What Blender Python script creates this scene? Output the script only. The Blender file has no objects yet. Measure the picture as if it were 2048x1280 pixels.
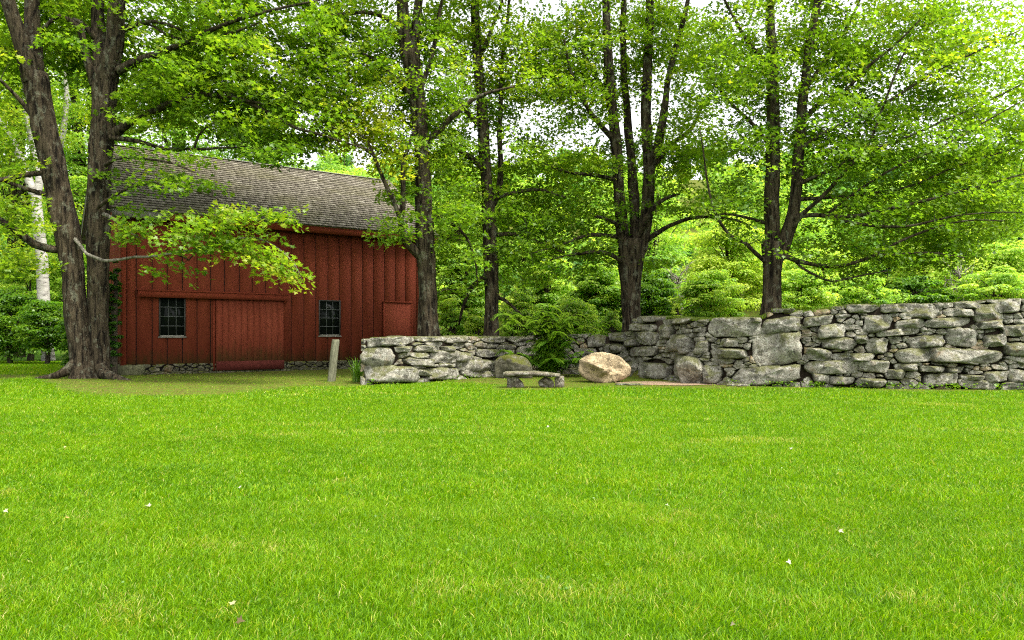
import bpy, math, random
import numpy as np
from mathutils import Vector
R = math.radians
rng = np.random.default_rng(7)
random.seed(7)
S = bpy.context.scene
COL = S.collection

# ------------------------------------------------------------------ camera, light, exposure
F, H, HZ, CX = 1500.0, 1.4, 670.0, 1024.0      # focal length in photo pixels, eye height, horizon row, centre column
cd = bpy.data.cameras.new('camera')
cd.sensor_width = 36.0
cd.lens = F / 2048.0 * 36.0
cd.shift_y = (HZ - 640.0) / 2048.0
cd.clip_start, cd.clip_end = 0.05, 2000.0
cam = bpy.data.objects.new('camera', cd)
COL.objects.link(cam)
cam.location = (0, 0, H)
cam.rotation_euler = (R(90), 0, 0)
S.camera = cam

SUN_EL, SUN_AZ = R(60), R(128)                  # azimuth clockwise from +Y (view direction)
W = bpy.data.worlds.new('World')
S.world = W
W.use_nodes = True
nt = W.node_tree
nt.nodes.clear()
sky = nt.nodes.new('ShaderNodeTexSky')
sky.sky_type = 'NISHITA'
sky.sun_disc = False
sky.sun_elevation = SUN_EL
sky.sun_rotation = SUN_AZ
sky.air_density, sky.dust_density, sky.ozone_density = 1.0, 5.0, 1.0
hs = nt.nodes.new('ShaderNodeHueSaturation')
hs.inputs['Saturation'].default_value = 0.10    # an overcast sky is nearly white
bg = nt.nodes.new('ShaderNodeBackground')
bg.inputs['Strength'].default_value = 0.15
wo = nt.nodes.new('ShaderNodeOutputWorld')
nt.links.new(sky.outputs[0], hs.inputs['Color'])
nt.links.new(hs.outputs[0], bg.inputs['Color'])
nt.links.new(bg.outputs[0], wo.inputs['Surface'])
sl = bpy.data.lights.new('sun', 'SUN')
sl.energy = 1.5
sl.angle = R(12)
sl.color = (1.0, 0.93, 0.80)
so = bpy.data.objects.new('sun', sl)
COL.objects.link(so)
so.location = (0, -10, 40)
_d = Vector((math.sin(SUN_AZ) * math.cos(SUN_EL), math.cos(SUN_AZ) * math.cos(SUN_EL), math.sin(SUN_EL)))
so.rotation_euler = _d.to_track_quat('Z', 'Y').to_euler()
S.view_settings.view_transform = 'Standard'
S.view_settings.look = 'None'
S.view_settings.gamma = 1.0
S.view_settings.exposure = 1.85
try:
    c = S.cycles
    c.max_bounces, c.diffuse_bounces, c.glossy_bounces, c.transmission_bounces = 8, 5, 2, 5
    c.caustics_reflective = c.caustics_refractive = False
    c.filter_width = 1.15
    c.use_denoising = False
    c.denoiser = 'OPENIMAGEDENOISE'
    c.denoising_input_passes = 'RGB_ALBEDO_NORMAL'
    c.denoising_prefilter = 'ACCURATE'
    c.sample_clamp_indirect = 6.0
except Exception:
    pass

# ------------------------------------------------------------------ helpers
def P(px, py, Y):
    """the point at distance Y that the photograph shows at column px, row py"""
    return np.array([(px - CX) / F * Y, Y, H + (HZ - py) / F * Y])

def sstep(a, b, x):
    t = np.clip((x - a) / (b - a), 0, 1)
    return t * t * (3 - 2 * t)

class SNoise:
    """cheap smooth noise: a sum of sines along random directions"""
    def __init__(self, seed, n=9):
        r = np.random.default_rng(seed)
        self.k = r.normal(size=(n, 3)); self.k /= np.linalg.norm(self.k, axis=1)[:, None]
        self.f = r.uniform(0.6, 1.9, n); self.p = r.uniform(0, 6.28, n)
    def __call__(self, pts, s=1.0):
        pts = np.asarray(pts, float)
        a = (pts @ self.k.T) * (self.f * s * 6.28) + self.p
        return np.sin(a).mean(axis=-1) * 1.9
NZ = [SNoise(i) for i in range(12)]

def tag(o, label=None, cat=None, group=None, kind=None):
    if label: o['label'] = label
    if cat: o['category'] = cat
    if group: o['group'] = group
    if kind: o['kind'] = kind
    return o

def empty(name, loc, label, cat, group=None, rz=0.0):
    o = bpy.data.objects.new(name, None)
    COL.objects.link(o)
    o.location = tuple(float(v) for v in loc)
    o.rotation_euler = (0, 0, rz)
    o.empty_display_size = 0.3
    return tag(o, label, cat, group)

def mesh_np(name, verts, faces, mat, root=None, smooth=False, attrs=None, local=False):
    """faces: list of int arrays, each (n, k) for polygons of k corners. Vertices are world points unless local."""
    verts = np.asarray(verts, np.float64).reshape(-1, 3)
    if root is not None and not local:
        p, off = root, np.zeros(3)
        while p is not None:
            off += np.array(p.location); p = p.parent
        verts = verts - off
    me = bpy.data.meshes.new(name)
    me.vertices.add(len(verts))
    me.vertices.foreach_set('co', verts.astype(np.float32).ravel())
    faces = [np.asarray(f, np.int32) for f in faces if len(f)]
    loops = np.concatenate([f.ravel() for f in faces]).astype(np.int32)
    sizes = np.concatenate([np.full(len(f), f.shape[1], np.int32) for f in faces])
    starts = np.concatenate([[0], np.cumsum(sizes)[:-1]]).astype(np.int32)
    me.loops.add(len(loops)); me.loops.foreach_set('vertex_index', loops)
    me.polygons.add(len(sizes)); me.polygons.foreach_set('loop_start', starts)
    if smooth:
        me.polygons.foreach_set('use_smooth', np.ones(len(sizes), bool))
    for k, a in (attrs or {}).items():
        at = me.attributes.new(k, 'FLOAT', 'POINT')
        at.data.foreach_set('value', np.asarray(a, np.float32))
    me.update(calc_edges=True)
    me.validate()
    me.materials.append(mat)
    o = bpy.data.objects.new(name, me)
    COL.objects.link(o)
    if root is not None: o.parent = root
    return o

class MB:
    """collects shapes for one mesh object"""
    def __init__(self): self.v, self.f, self.a, self.n = [], {}, [], 0
    def add(self, v, faces, a=0.5):
        v = np.asarray(v, float).reshape(-1, 3)
        for f in faces:
            f = np.asarray(f, np.int64)
            if f.ndim == 1: f = f[None]
            self.f.setdefault(f.shape[1], []).append(f + self.n)
        self.v.append(v); self.n += len(v)
        self.a.append(np.full(len(v), a) if np.isscalar(a) else np.asarray(a, float))
    def box(self, lo, hi, a=0.5, bevel=0.0):
        x0, y0, z0 = lo; x1, y1, z1 = hi
        v = [(x0,y0,z0),(x1,y0,z0),(x1,y1,z0),(x0,y1,z0),(x0,y0,z1),(x1,y0,z1),(x1,y1,z1),(x0,y1,z1)]
        self.hexa(v, a)
    def hexa(self, v, a=0.5):
        self.add(v, [[(0,3,2,1),(4,5,6,7),(0,1,5,4),(1,2,6,5),(2,3,7,6),(3,0,4,7)]], a)
    def build(self, name, mat, root=None, smooth=False, local=False):
        return mesh_np(name, np.concatenate(self.v), [np.concatenate(f) for f in self.f.values()], mat, root, smooth,
                       {'tint': np.concatenate(self.a)}, local)

def catmull(pts, step):
    """smooth resample of rows (x, y, z, r)"""
    pts = np.asarray(pts, float)
    if len(pts) < 3:
        n = max(2, int(np.linalg.norm(pts[-1, :3] - pts[0, :3]) / step) + 1)
        return pts[0] + (pts[-1] - pts[0]) * np.linspace(0, 1, n)[:, None]
    q = np.vstack([2 * pts[0] - pts[1], pts, 2 * pts[-1] - pts[-2]])
    out = []
    for i in range(1, len(q) - 2):
        n = max(1, int(np.linalg.norm(q[i+1, :3] - q[i, :3]) / step))
        for t in np.arange(n) / n:
            out.append(0.5 * (2*q[i] + (q[i+1]-q[i-1])*t + (2*q[i-1]-5*q[i]+4*q[i+1]-q[i+2])*t*t + (3*q[i]-q[i-1]-3*q[i+1]+q[i+2])*t**3))
    out.append(q[-2])
    return np.array(out)

def tube(mb, path, sides=6, rough=0.0, seed=0, a=0.5, flare=None):
    """a tapered tube along rows (x, y, z, r)"""
    path = np.asarray(path, float)
    n = len(path)
    p, r = path[:, :3], np.maximum(path[:, 3], 0.002)
    t = np.gradient(p, axis=0); t /= np.linalg.norm(t, axis=1)[:, None] + 1e-9
    ref = np.array([0.0, 1.0, 0.0]) if abs(t[:, 1]).mean() < 0.8 else np.array([1.0, 0, 0])
    u = np.cross(t, ref); u /= np.linalg.norm(u, axis=1)[:, None] + 1e-9
    w = np.cross(t, u)
    ang = np.arange(sides) / sides * 2 * math.pi
    ca, sa = np.cos(ang), np.sin(ang)
    d = u[:, None, :] * ca[None, :, None] + w[:, None, :] * sa[None, :, None]
    rad = np.repeat(r[:, None], sides, 1)
    if rough:
        q = p[:, None, :] * np.array([0.35, 0.35, 0.35]) + d * 0.55 * np.minimum(1, r / 0.3)[:, None, None]
        rad = rad * (1 + rough * NZ[seed % 12](q, 1.3) + 0.5 * rough * NZ[(seed + 3) % 12](p[:, None, :] * 0.5 + d * 0.8, 2.7))
    v = p[:, None, :] + d * rad[:, :, None]
    i = np.arange(n - 1)[:, None] * sides
    j = np.arange(sides)[None, :]
    k = (np.arange(sides)[None, :] + 1) % sides
    f = np.stack([i + j, i + k, i + k + sides, i + j + sides], -1).reshape(-1, 4)
    mb.add(v.reshape(-1, 3), [f, np.arange(sides)[None, :] + (n - 1) * sides], a)

# ------------------------------------------------------------------ materials
def mat(name):
    m = bpy.data.materials.new(name)
    m.use_nodes = True
    n = m.node_tree
    n.nodes.clear()
    out = n.nodes.new('ShaderNodeOutputMaterial')
    return m, n, out

def nd(n, t, **kw):
    x = n.nodes.new(t)
    for k, v in kw.items():
        if k.startswith('in_'):
            key = k[3:]
            x.inputs[int(key) if key.isdigit() else key.replace('_', ' ')].default_value = v
        else:
            setattr(x, k, v)
    return x

def ramp(n, fac, stops, interp='LINEAR'):
    r = n.nodes.new('ShaderNodeValToRGB')
    r.color_ramp.interpolation = interp
    e = r.color_ramp.elements
    while len(e) < len(stops): e.new(0.5)
    for s, (p, c) in zip(e, stops):
        s.position = p
        s.color = (*c, 1) if len(c) == 3 else c
    if fac is not None: n.links.new(fac, r.inputs[0])
    return r.outputs[0]

def coords(n, scale=(1, 1, 1), kind='Object'):
    tc = n.nodes.new('ShaderNodeTexCoord')
    mp = nd(n, 'ShaderNodeMapping')
    mp.inputs['Scale'].default_value = scale
    n.links.new(tc.outputs[kind], mp.inputs[0])
    return mp.outputs[0]

def noise(n, vec, scale, detail=4, rough=0.6, dist=0.0):
    x = nd(n, 'ShaderNodeTexNoise')
    x.inputs['Scale'].default_value = scale
    x.inputs['Detail'].default_value = detail
    x.inputs['Roughness'].default_value = rough
    x.inputs['Distortion'].default_value = dist
    n.links.new(vec, x.inputs['Vector'])
    return x.outputs['Fac']

def mix(n, fac, a, b, mode='MIX'):
    x = nd(n, 'ShaderNodeMix', data_type='RGBA', blend_type=mode)
    for s, v in ((0, fac), (6, a), (7, b)):
        if hasattr(v, 'links'): n.links.new(v, x.inputs[s])
        else: x.inputs[s].default_value = v if s == 0 else (*v, 1)
    return x.outputs[2]

def math_(n, op, a, b=None, clamp=False):
    x = nd(n, 'ShaderNodeMath', operation=op, use_clamp=clamp)
    for s, v in ((0, a), (1, b)):
        if v is None: continue
        if hasattr(v, 'links'): n.links.new(v, x.inputs[s])
        else: x.inputs[s].default_value = v
    return x.outputs[0]

def attr(n, name='tint'):
    return nd(n, 'ShaderNodeAttribute', attribute_name=name).outputs['Fac']

def bump(n, h, strength=0.5, dist=0.02):
    b = nd(n, 'ShaderNodeBump')
    b.inputs['Strength'].default_value = strength
    b.inputs['Distance'].default_value = dist
    n.links.new(h, b.inputs['Height'])
    return b.outputs[0]

def principled(n, out, col, rough=0.85, nrm=None, spec=0.3):
    p = nd(n, 'ShaderNodeBsdfPrincipled')
    if hasattr(col, 'links'): n.links.new(col, p.inputs['Base Color'])
    else: p.inputs['Base Color'].default_value = (*col, 1)
    if hasattr(rough, 'links'): n.links.new(rough, p.inputs['Roughness'])
    else: p.inputs['Roughness'].default_value = rough
    p.inputs['Specular IOR Level'].default_value = spec
    if nrm is not None: n.links.new(nrm, p.inputs['Normal'])
    n.links.new(p.outputs[0], out.inputs[0])
    return p

def leaf_mat(name, stops, trans=0.5, tgain=1.7, gloss=0.06, rough=0.42):
    m, n, out = mat(name)
    col = ramp(n, attr(n), stops)
    tcol = mix(n, 1.0, col, (min(1, tgain * 1.0), min(1.0, tgain * 0.62), 0.35 * tgain), 'MULTIPLY')
    d = nd(n, 'ShaderNodeBsdfDiffuse'); n.links.new(col, d.inputs[0])
    t = nd(n, 'ShaderNodeBsdfTranslucent')
    tc = nd(n, 'ShaderNodeMix', data_type='RGBA', blend_type='MULTIPLY')
    tc.inputs[0].default_value = 1.0
    tc.clamp_result = False
    n.links.new(col, tc.inputs[6]); tc.inputs[7].default_value = (tgain, tgain * 1.05, tgain * 0.5, 1)
    n.links.new(tc.outputs[2], t.inputs[0])
    ms = nd(n, 'ShaderNodeMixShader'); ms.inputs[0].default_value = trans
    n.links.new(d.outputs[0], ms.inputs[1]); n.links.new(t.outputs[0], ms.inputs[2])
    g = nd(n, 'ShaderNodeBsdfGlossy'); g.inputs['Roughness'].default_value = rough
    g.inputs[0].default_value = (0.9, 1, 0.9, 1)
    m2 = nd(n, 'ShaderNodeMixShader'); m2.inputs[0].default_value = gloss
    n.links.new(ms.outputs[0], m2.inputs[1]); n.links.new(g.outputs[0], m2.inputs[2])
    n.links.new(m2.outputs[0], out.inputs[0])
    return m

M = {}
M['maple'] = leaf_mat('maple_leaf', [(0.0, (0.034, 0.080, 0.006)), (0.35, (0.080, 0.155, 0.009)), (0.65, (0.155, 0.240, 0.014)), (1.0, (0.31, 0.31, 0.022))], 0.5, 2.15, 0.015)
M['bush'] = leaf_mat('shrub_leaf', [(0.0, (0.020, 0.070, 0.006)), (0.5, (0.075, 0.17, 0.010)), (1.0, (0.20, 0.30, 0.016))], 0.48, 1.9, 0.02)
M['wood'] = leaf_mat('woodland_leaf', [(0.0, (0.050, 0.12, 0.040)), (0.3, (0.125, 0.25, 0.045)), (0.6, (0.24, 0.38, 0.052)), (1.0, (0.42, 0.49, 0.075))], 0.5, 1.8, 0.015)
M['needle'] = leaf_mat('conifer_needle', [(0.0, (0.010, 0.035, 0.017)), (1.0, (0.032, 0.080, 0.036))], 0.15, 1.2, 0.03)
M['blade'] = leaf_mat('grass_blade', [(0.0, (0.038, 0.100, 0.0006)), (0.4, (0.104, 0.225, 0.0008)), (0.75, (0.198, 0.330, 0.0010)), (0.88, (0.30, 0.32, 0.015)), (1.0, (0.42, 0.39, 0.14))], 0.45, 1.5, 0.010, 0.5)

def bark_mat(name, dark, light, lichen, lich_amt=0.5, scale=1.0):
    m, n, out = mat(name)
    v = coords(n, (3.2 * scale, 3.2 * scale, 0.5 * scale))
    furrow = noise(n, v, 3.0, 5, 0.65, 0.6)
    v2 = coords(n, (1, 1, 0.7))
    pat = noise(n, v2, 5.0, 6, 0.7)
    fine = noise(n, coords(n, (1, 1, .5)), 40.0, 4, 0.7)
    c = ramp(n, furrow, [(0.38, dark), (0.60, light)])
    lf = math_(n, 'MULTIPLY', ramp(n, pat, [(0.54, (0, 0, 0)), (0.62, (1, 1, 1))]), lich_amt)
    c = mix(n, lf, c, lichen)
    c = mix(n, 0.6, c, ramp(n, fine, [(0.3, (0.45, 0.43, 0.40)), (0.75, (1.25, 1.25, 1.2))]), 'MULTIPLY')
    h = math_(n, 'ADD', furrow, math_(n, 'MULTIPLY', fine, 0.35))
    principled(n, out, c, 0.95, bump(n, h, 1.0, 0.09), 0.1)
    return m
M['bark'] = bark_mat('maple_bark', (0.008, 0.006, 0.0045), (0.088, 0.068, 0.044), (0.21, 0.215, 0.155), 0.5)
M['twig'] = bark_mat('branch_bark', (0.022, 0.017, 0.013), (0.085, 0.070, 0.052), (0.15, 0.15, 0.12), 0.35)
M['palebark'] = bark_mat('pale_branch_bark', (0.10, 0.09, 0.07), (0.28, 0.26, 0.21), (0.36, 0.35, 0.30), 0.5)

def birch_mat():
    m, n, out = mat('birch_bark')
    v = coords(n, (1.0, 1.0, 5.5))
    a = noise(n, v, 2.2, 4, 0.6)
    b = noise(n, coords(n), 2.0, 5, 0.65)
    c = ramp(n, a, [(0.36, (0.03, 0.028, 0.025)), (0.43, (0.30, 0.28, 0.25)), (0.7, (0.46, 0.44, 0.40))])
    c = mix(n, ramp(n, b, [(0.60, (0, 0, 0)), (0.70, (0.85, 0.85, 0.85))]), c, (0.10, 0.08, 0.06))
    principled(n, out, c, 0.8, bump(n, b, 0.4, 0.03), 0.2)
    return m
M['birch'] = birch_mat()

def red_mat(name, base=(0.205, 0.044, 0.022), dark=(0.140, 0.029, 0.015), worn=0.35, moss_top=0.55):
    m, n, out = mat(name)
    v = coords(n, (16, 16, 0.5))
    grain = noise(n, v, 3.0, 5, 0.7, 0.2)
    big = noise(n, coords(n, (1, 1, 0.4)), 1.6, 7, 0.72)
    t = attr(n)
    c = mix(n, ramp(n, grain, [(0.3, (0, 0, 0)), (0.6, (1, 1, 1))]), dark, base)
    c = mix(n, math_(n, 'MULTIPLY', t, 0.5), c, (0.150, 0.030, 0.016))
    c = mix(n, ramp(n, big, [(0.45, (0, 0, 0)), (0.75, (worn, worn, worn))]), c, (0.26, 0.065, 0.034))
    # green algae splashed up from the ground: a stain with its own ragged edge
    tc = nd(n, 'ShaderNodeTexCoord')
    sx = nd(n, 'ShaderNodeSeparateXYZ'); n.links.new(tc.outputs['Object'], sx.inputs[0])
    sp = noise(n, coords(n, (4, 4, 1.0)), 2.2, 6, 0.7)
    hgt = math_(n, 'ADD', sx.outputs['Z'], math_(n, 'MULTIPLY', math_(n, 'SUBTRACT', sp, 0.5), -1.6))
    al = ramp(n, math_(n, 'DIVIDE', hgt, 1.6), [(0.10, (0.9, 0.9, 0.9)), (moss_top, (0, 0, 0))])
    c = mix(n, al, c, (0.050, 0.045, 0.014))
    kn = noise(n, coords(n, (1, 1, .6)), 14.0, 2, 0.5)
    c = mix(n, ramp(n, kn, [(0.27, (0.8, 0.8, 0.8)), (0.31, (0, 0, 0))]), c, (0.05, 0.012, 0.008))
    sc = noise(n, coords(n, (6, 6, 0.8)), 9.0, 3, 0.6)
    c = mix(n, ramp(n, sc, [(0.70, (0, 0, 0)), (0.78, (0.35, 0.35, 0.35))]), c, (0.20, 0.16, 0.13))
    principled(n, out, c, 0.9, bump(n, grain, 0.3, 0.010), 0.08)
    return m
M['red'] = red_mat('red_board_paint')
M['reddoor'] = red_mat('red_door_paint', (0.200, 0.044, 0.023), (0.145, 0.031, 0.016), 0.5, 0.66)
M['redtrim'] = red_mat('red_trim_paint', (0.195, 0.038, 0.018), (0.13, 0.025, 0.013), 0.3, 0.12)

def plain(name, col, rough=0.85, nscale=12, var=0.35, spec=0.3, bmp=0.3, stretch=(1, 1, 1)):
    m, n, out = mat(name)
    f = noise(n, coords(n, stretch), nscale, 6, 0.68)
    lo = tuple(x * (1 - var) for x in col); hi = tuple(min(1, x * (1 + var)) for x in col)
    c = ramp(n, f, [(0.3, lo), (0.7, hi)])
    principled(n, out, c, rough, bump(n, f, bmp, 0.02), spec)
    return m
M['shadow'] = plain('dark_gap', (0.012, 0.009, 0.008), 0.95)
M['greywood'] = plain('weathered_grey_wood', (0.21, 0.20, 0.17), 0.9, 14, 0.45, 0.2, 0.5, (1, 1, 0.2))
M['postwood'] = plain('lichen_grey_post', (0.13, 0.13, 0.085), 0.95, 10, 0.55, 0.1, 0.8, (4, 4, 0.5))
M['iron'] = plain('dark_window_frame', (0.035, 0.035, 0.030), 0.6, 20, 0.4)
M['muntin'] = plain('window_muntin', (0.075, 0.082, 0.075), 0.6, 20, 0.5)
M['concrete'] = plain('mossy_concrete', (0.10, 0.10, 0.055), 0.95, 7, 0.6, 0.1, 0.5)
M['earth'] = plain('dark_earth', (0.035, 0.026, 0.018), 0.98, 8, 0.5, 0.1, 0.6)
def glass_mat():
    m, n, out = mat('old_window_glass')
    f = noise(n, coords(n), 1.6, 2, 0.5)
    principled(n, out, (0.006, 0.008, 0.006), 0.10, bump(n, f, 0.03, 0.05), 0.07)
    return m
M['glass'] = glass_mat()

def shingle_mat():
    m, n, out = mat('weathered_shingles')
    t = attr(n)
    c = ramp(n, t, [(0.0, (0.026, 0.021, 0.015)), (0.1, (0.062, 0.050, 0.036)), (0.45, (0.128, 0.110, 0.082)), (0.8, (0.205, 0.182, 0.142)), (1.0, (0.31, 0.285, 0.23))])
    big = noise(n, coords(n, (0.35, 0.35, 0.8)), 1.2, 5, 0.65)
    c = mix(n, ramp(n, big, [(0.45, (0, 0, 0)), (0.65, (0.65, 0.65, 0.65))]), c, (0.12, 0.11, 0.045))
    fine = noise(n, coords(n), 30, 4, 0.7)
    c = mix(n, 0.7, c, ramp(n, fine, [(0.3, (0.6, 0.6, 0.58)), (0.7, (1.25, 1.25, 1.22))]), 'MULTIPLY')
    principled(n, out, c, 0.85, bump(n, fine, 0.4, 0.01), 0.35)
    return m
M['shingle'] = shingle_mat()

def stone_mat(name, base, moss=0.5, lichen=0.6, tan=0.35):
    m, n, out = mat(name)
    t = attr(n)
    v = coords(n)
    a = noise(n, v, 2.6, 7, 0.72)
    b = noise(n, v, 9.0, 6, 0.75)
    sp = noise(n, v, 34.0, 5, 0.75)
    lo = tuple(x * 0.30 for x in base)
    c = ramp(n, a, [(0.36, lo), (0.56, base), (0.75, tuple(x * 1.3 for x in base))])
    warm = (base[0] * 1.02, base[1] * 0.78, base[2] * 0.52)
    c = mix(n, math_(n, 'MULTIPLY', ramp(n, t, [(0.80, (0, 0, 0)), (0.95, (1, 1, 1))]), tan + 0.4), c, warm)
    c = mix(n, ramp(n, t, [(0.10, (0.7, 0.7, 0.7)), (0.35, (0, 0, 0))]), c, tuple(x * 0.33 for x in base))
    c = mix(n, math_(n, 'MULTIPLY', ramp(n, b, [(0.50, (0, 0, 0)), (0.60, (1, 1, 1))]), lichen), c, (0.50, 0.49, 0.42))
    blk = noise(n, v, 5.5, 6, 0.75, 0.4)
    c = mix(n, ramp(n, blk, [(0.36, (0.9, 0.9, 0.9)), (0.45, (0, 0, 0))]), c, tuple(x * 0.15 for x in base))
    c = mix(n, ramp(n, sp, [(0.40, (0.9, 0.9, 0.9)), (0.48, (0, 0, 0))]), c, tuple(x * 0.15 for x in base))
    rust = noise(n, v, 1.1, 5, 0.7, 0.5)
    c = mix(n, math_(n, 'MULTIPLY', ramp(n, rust, [(0.60, (0, 0, 0)), (0.70, (1, 1, 1))]), tan), c, (0.22, 0.115, 0.035))
    g = nd(n, 'ShaderNodeNewGeometry')
    sx = nd(n, 'ShaderNodeSeparateXYZ'); n.links.new(g.outputs['Normal'], sx.inputs[0])
    mo = noise(n, v, 3.4, 5, 0.7)
    mf = math_(n, 'MULTIPLY', math_(n, 'ADD', math_(n, 'MULTIPLY', sx.outputs['Z'], 0.28), mo), 1.0)
    c = mix(n, math_(n, 'MULTIPLY', ramp(n, mf, [(0.56, (0, 0, 0)), (0.70, (1, 1, 1))]), moss), c, (0.075, 0.080, 0.016))
    h = math_(n, 'ADD', math_(n, 'MULTIPLY', b, 0.7), math_(n, 'MULTIPLY', sp, 0.5))
    h = math_(n, 'ADD', h, a)
    principled(n, out, c, 0.95, bump(n, h, 0.9, 0.05), 0.15)
    return m
M['stone'] = stone_mat('grey_fieldstone', (0.285, 0.265, 0.215), 0.75, 0.62, 0.40)
M['tan'] = stone_mat('tan_boulder_rock', (0.50, 0.385, 0.235), 0.10, 0.05, 0.30)
M['bench'] = stone_mat('bench_stone', (0.19, 0.165, 0.125), 0.45, 0.5, 0.45)
M['mossrock'] = stone_mat('mossy_rock', (0.15, 0.14, 0.09), 1.0, 0.15, 0.3)

# ------------------------------------------------------------------ ground
WB = np.array([(722,768),(800,768),(935,757),(1010,750),(1120,748),(1230,749),(1300,757),(1400,767),(1500,771),(1620,773),(1800,776),(2048,778),(2350,782)], float)
WT = np.array([(722,675),(900,674),(1000,673),(1100,669),(1200,667),(1258,662),(1266,634),(1330,634),(1400,639),(1528,634),(1540,619),(1620,622),(1680,612),(1800,608),(1900,604),(2048,598),(2350,590)], float)
WY = F * H / (WB[:, 1] - HZ)
def wall_Y(px): return np.interp(px, WB[:, 0], WY)
def ground_z(X, Y):
    X, Y = np.asarray(X, float), np.asarray(Y, float)
    Ys = np.maximum(Y, 0.5)
    px = CX + F * X / Ys
    bank = np.interp(px, [700, 900, 1000, 1200, 1260, 1300, 1450, 1540, 1700, 2048, 2400, 3000], [0, .1, .2, .5, .8, 1.5, 1.65, 1.9, 2.0, 2.15, 2.2, 2.0])
    bank = np.where(Y > 3, bank, 0) * sstep(0.35, 1.0, Y - wall_Y(px)) * (1 - 0.0 * Y)
    hill = 0.30 * np.maximum(0, Y - 52) * sstep(50, 80, Y)
    hill = np.minimum(hill, 34 + 0 * hill)
    und = 0.03 * NZ[1](np.stack([X, Y, 0 * X], -1), 0.03) * sstep(4, 12, Y)
    return bank + hill + und
def gz(x, y): return float(ground_z(np.array([x]), np.array([y]))[0])

gx = np.concatenate([np.linspace(-240, -46, 24), np.linspace(-45, 45, 181), np.linspace(46, 240, 24)])
gy = np.concatenate([np.linspace(-60, -6, 12), np.linspace(-5, 16, 43), np.linspace(16.2, 34, 90), np.linspace(34.5, 60, 40), np.linspace(62, 230, 40)])
GX, GY = np.meshgrid(gx, gy)
gv = np.stack([GX, GY, ground_z(GX, GY)], -1).reshape(-1, 3)
nxg = len(gx)
ii, jj = np.meshgrid(np.arange(len(gy) - 1), np.arange(nxg - 1), indexing='ij')
gf = np.stack([ii*nxg+jj, ii*nxg+jj+1, (ii+1)*nxg+jj+1, (ii+1)*nxg+jj], -1).reshape(-1, 4)

def bare_mask(X, Y):
    """0 lawn .. 1 thin mossy earth: under the left maple, along the barn and the foot of the wall"""
    X, Y = np.asarray(X, float), np.asarray(Y, float)
    px = CX + F * X / np.maximum(Y, 0.5)
    py = HZ + F * H / np.maximum(Y, 0.5)
    edge = np.interp(px, [-400, 0, 60, 150, 300, 430, 560, 700, 760, 900, 1000, 1130, 1200, 1300, 1400, 1560, 1800, 2048, 2400], [765, 764, 752, 786, 790, 789, 776, 776, 768, 762, 776, 777, 772, 776, 777, 778, 780, 781, 784])
    nzv = NZ[2](np.stack([X, Y, 0 * X], -1), 0.35) * 5 + NZ[4](np.stack([X, Y, 0 * X], -1), 1.3) * 2.5
    m = sstep(-5, 5, edge - py + nzv)
    return m * sstep(4, 12, Y)
def left_lawn(X, Y):
    px = CX + F * X / np.maximum(Y, 0.5)
    return (px < 130) & (Y > 26.5)

def ground_mat():
    m, n, out = mat('turf_and_earth')
    v = coords(n)
    a = noise(n, v, 3.0, 6, 0.7)
    b = noise(n, v, 16.0, 6, 0.75)
    turf = ramp(n, b, [(0.3, (0.022, 0.060, 0.004)), (0.7, (0.070, 0.150, 0.008))])
    moss = ramp(n, a, [(0.30, (0.060, 0.040, 0.020)), (0.46, (0.080, 0.085, 0.014)), (0.64, (0.060, 0.110, 0.010))])
    moss = mix(n, ramp(n, b, [(0.58, (0, 0, 0)), (0.68, (0.6, 0.6, 0.6))]), moss, (0.16, 0.105, 0.05))
    c = mix(n, attr(n), turf, moss)
    principled(n, out, c, 0.98, bump(n, b, 0.6, 0.03), 0.05)
    return m
M['ground'] = ground_mat()
g = mesh_np('ground', gv, [gf], M['ground'], None, True, {'tint': bare_mask(gv[:, 0], gv[:, 1]) * (1 - left_lawn(gv[:, 0], gv[:, 1]))})
tag(g, 'level lawn and mossy earth rising to a wooded hill', kind='structure')

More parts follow.
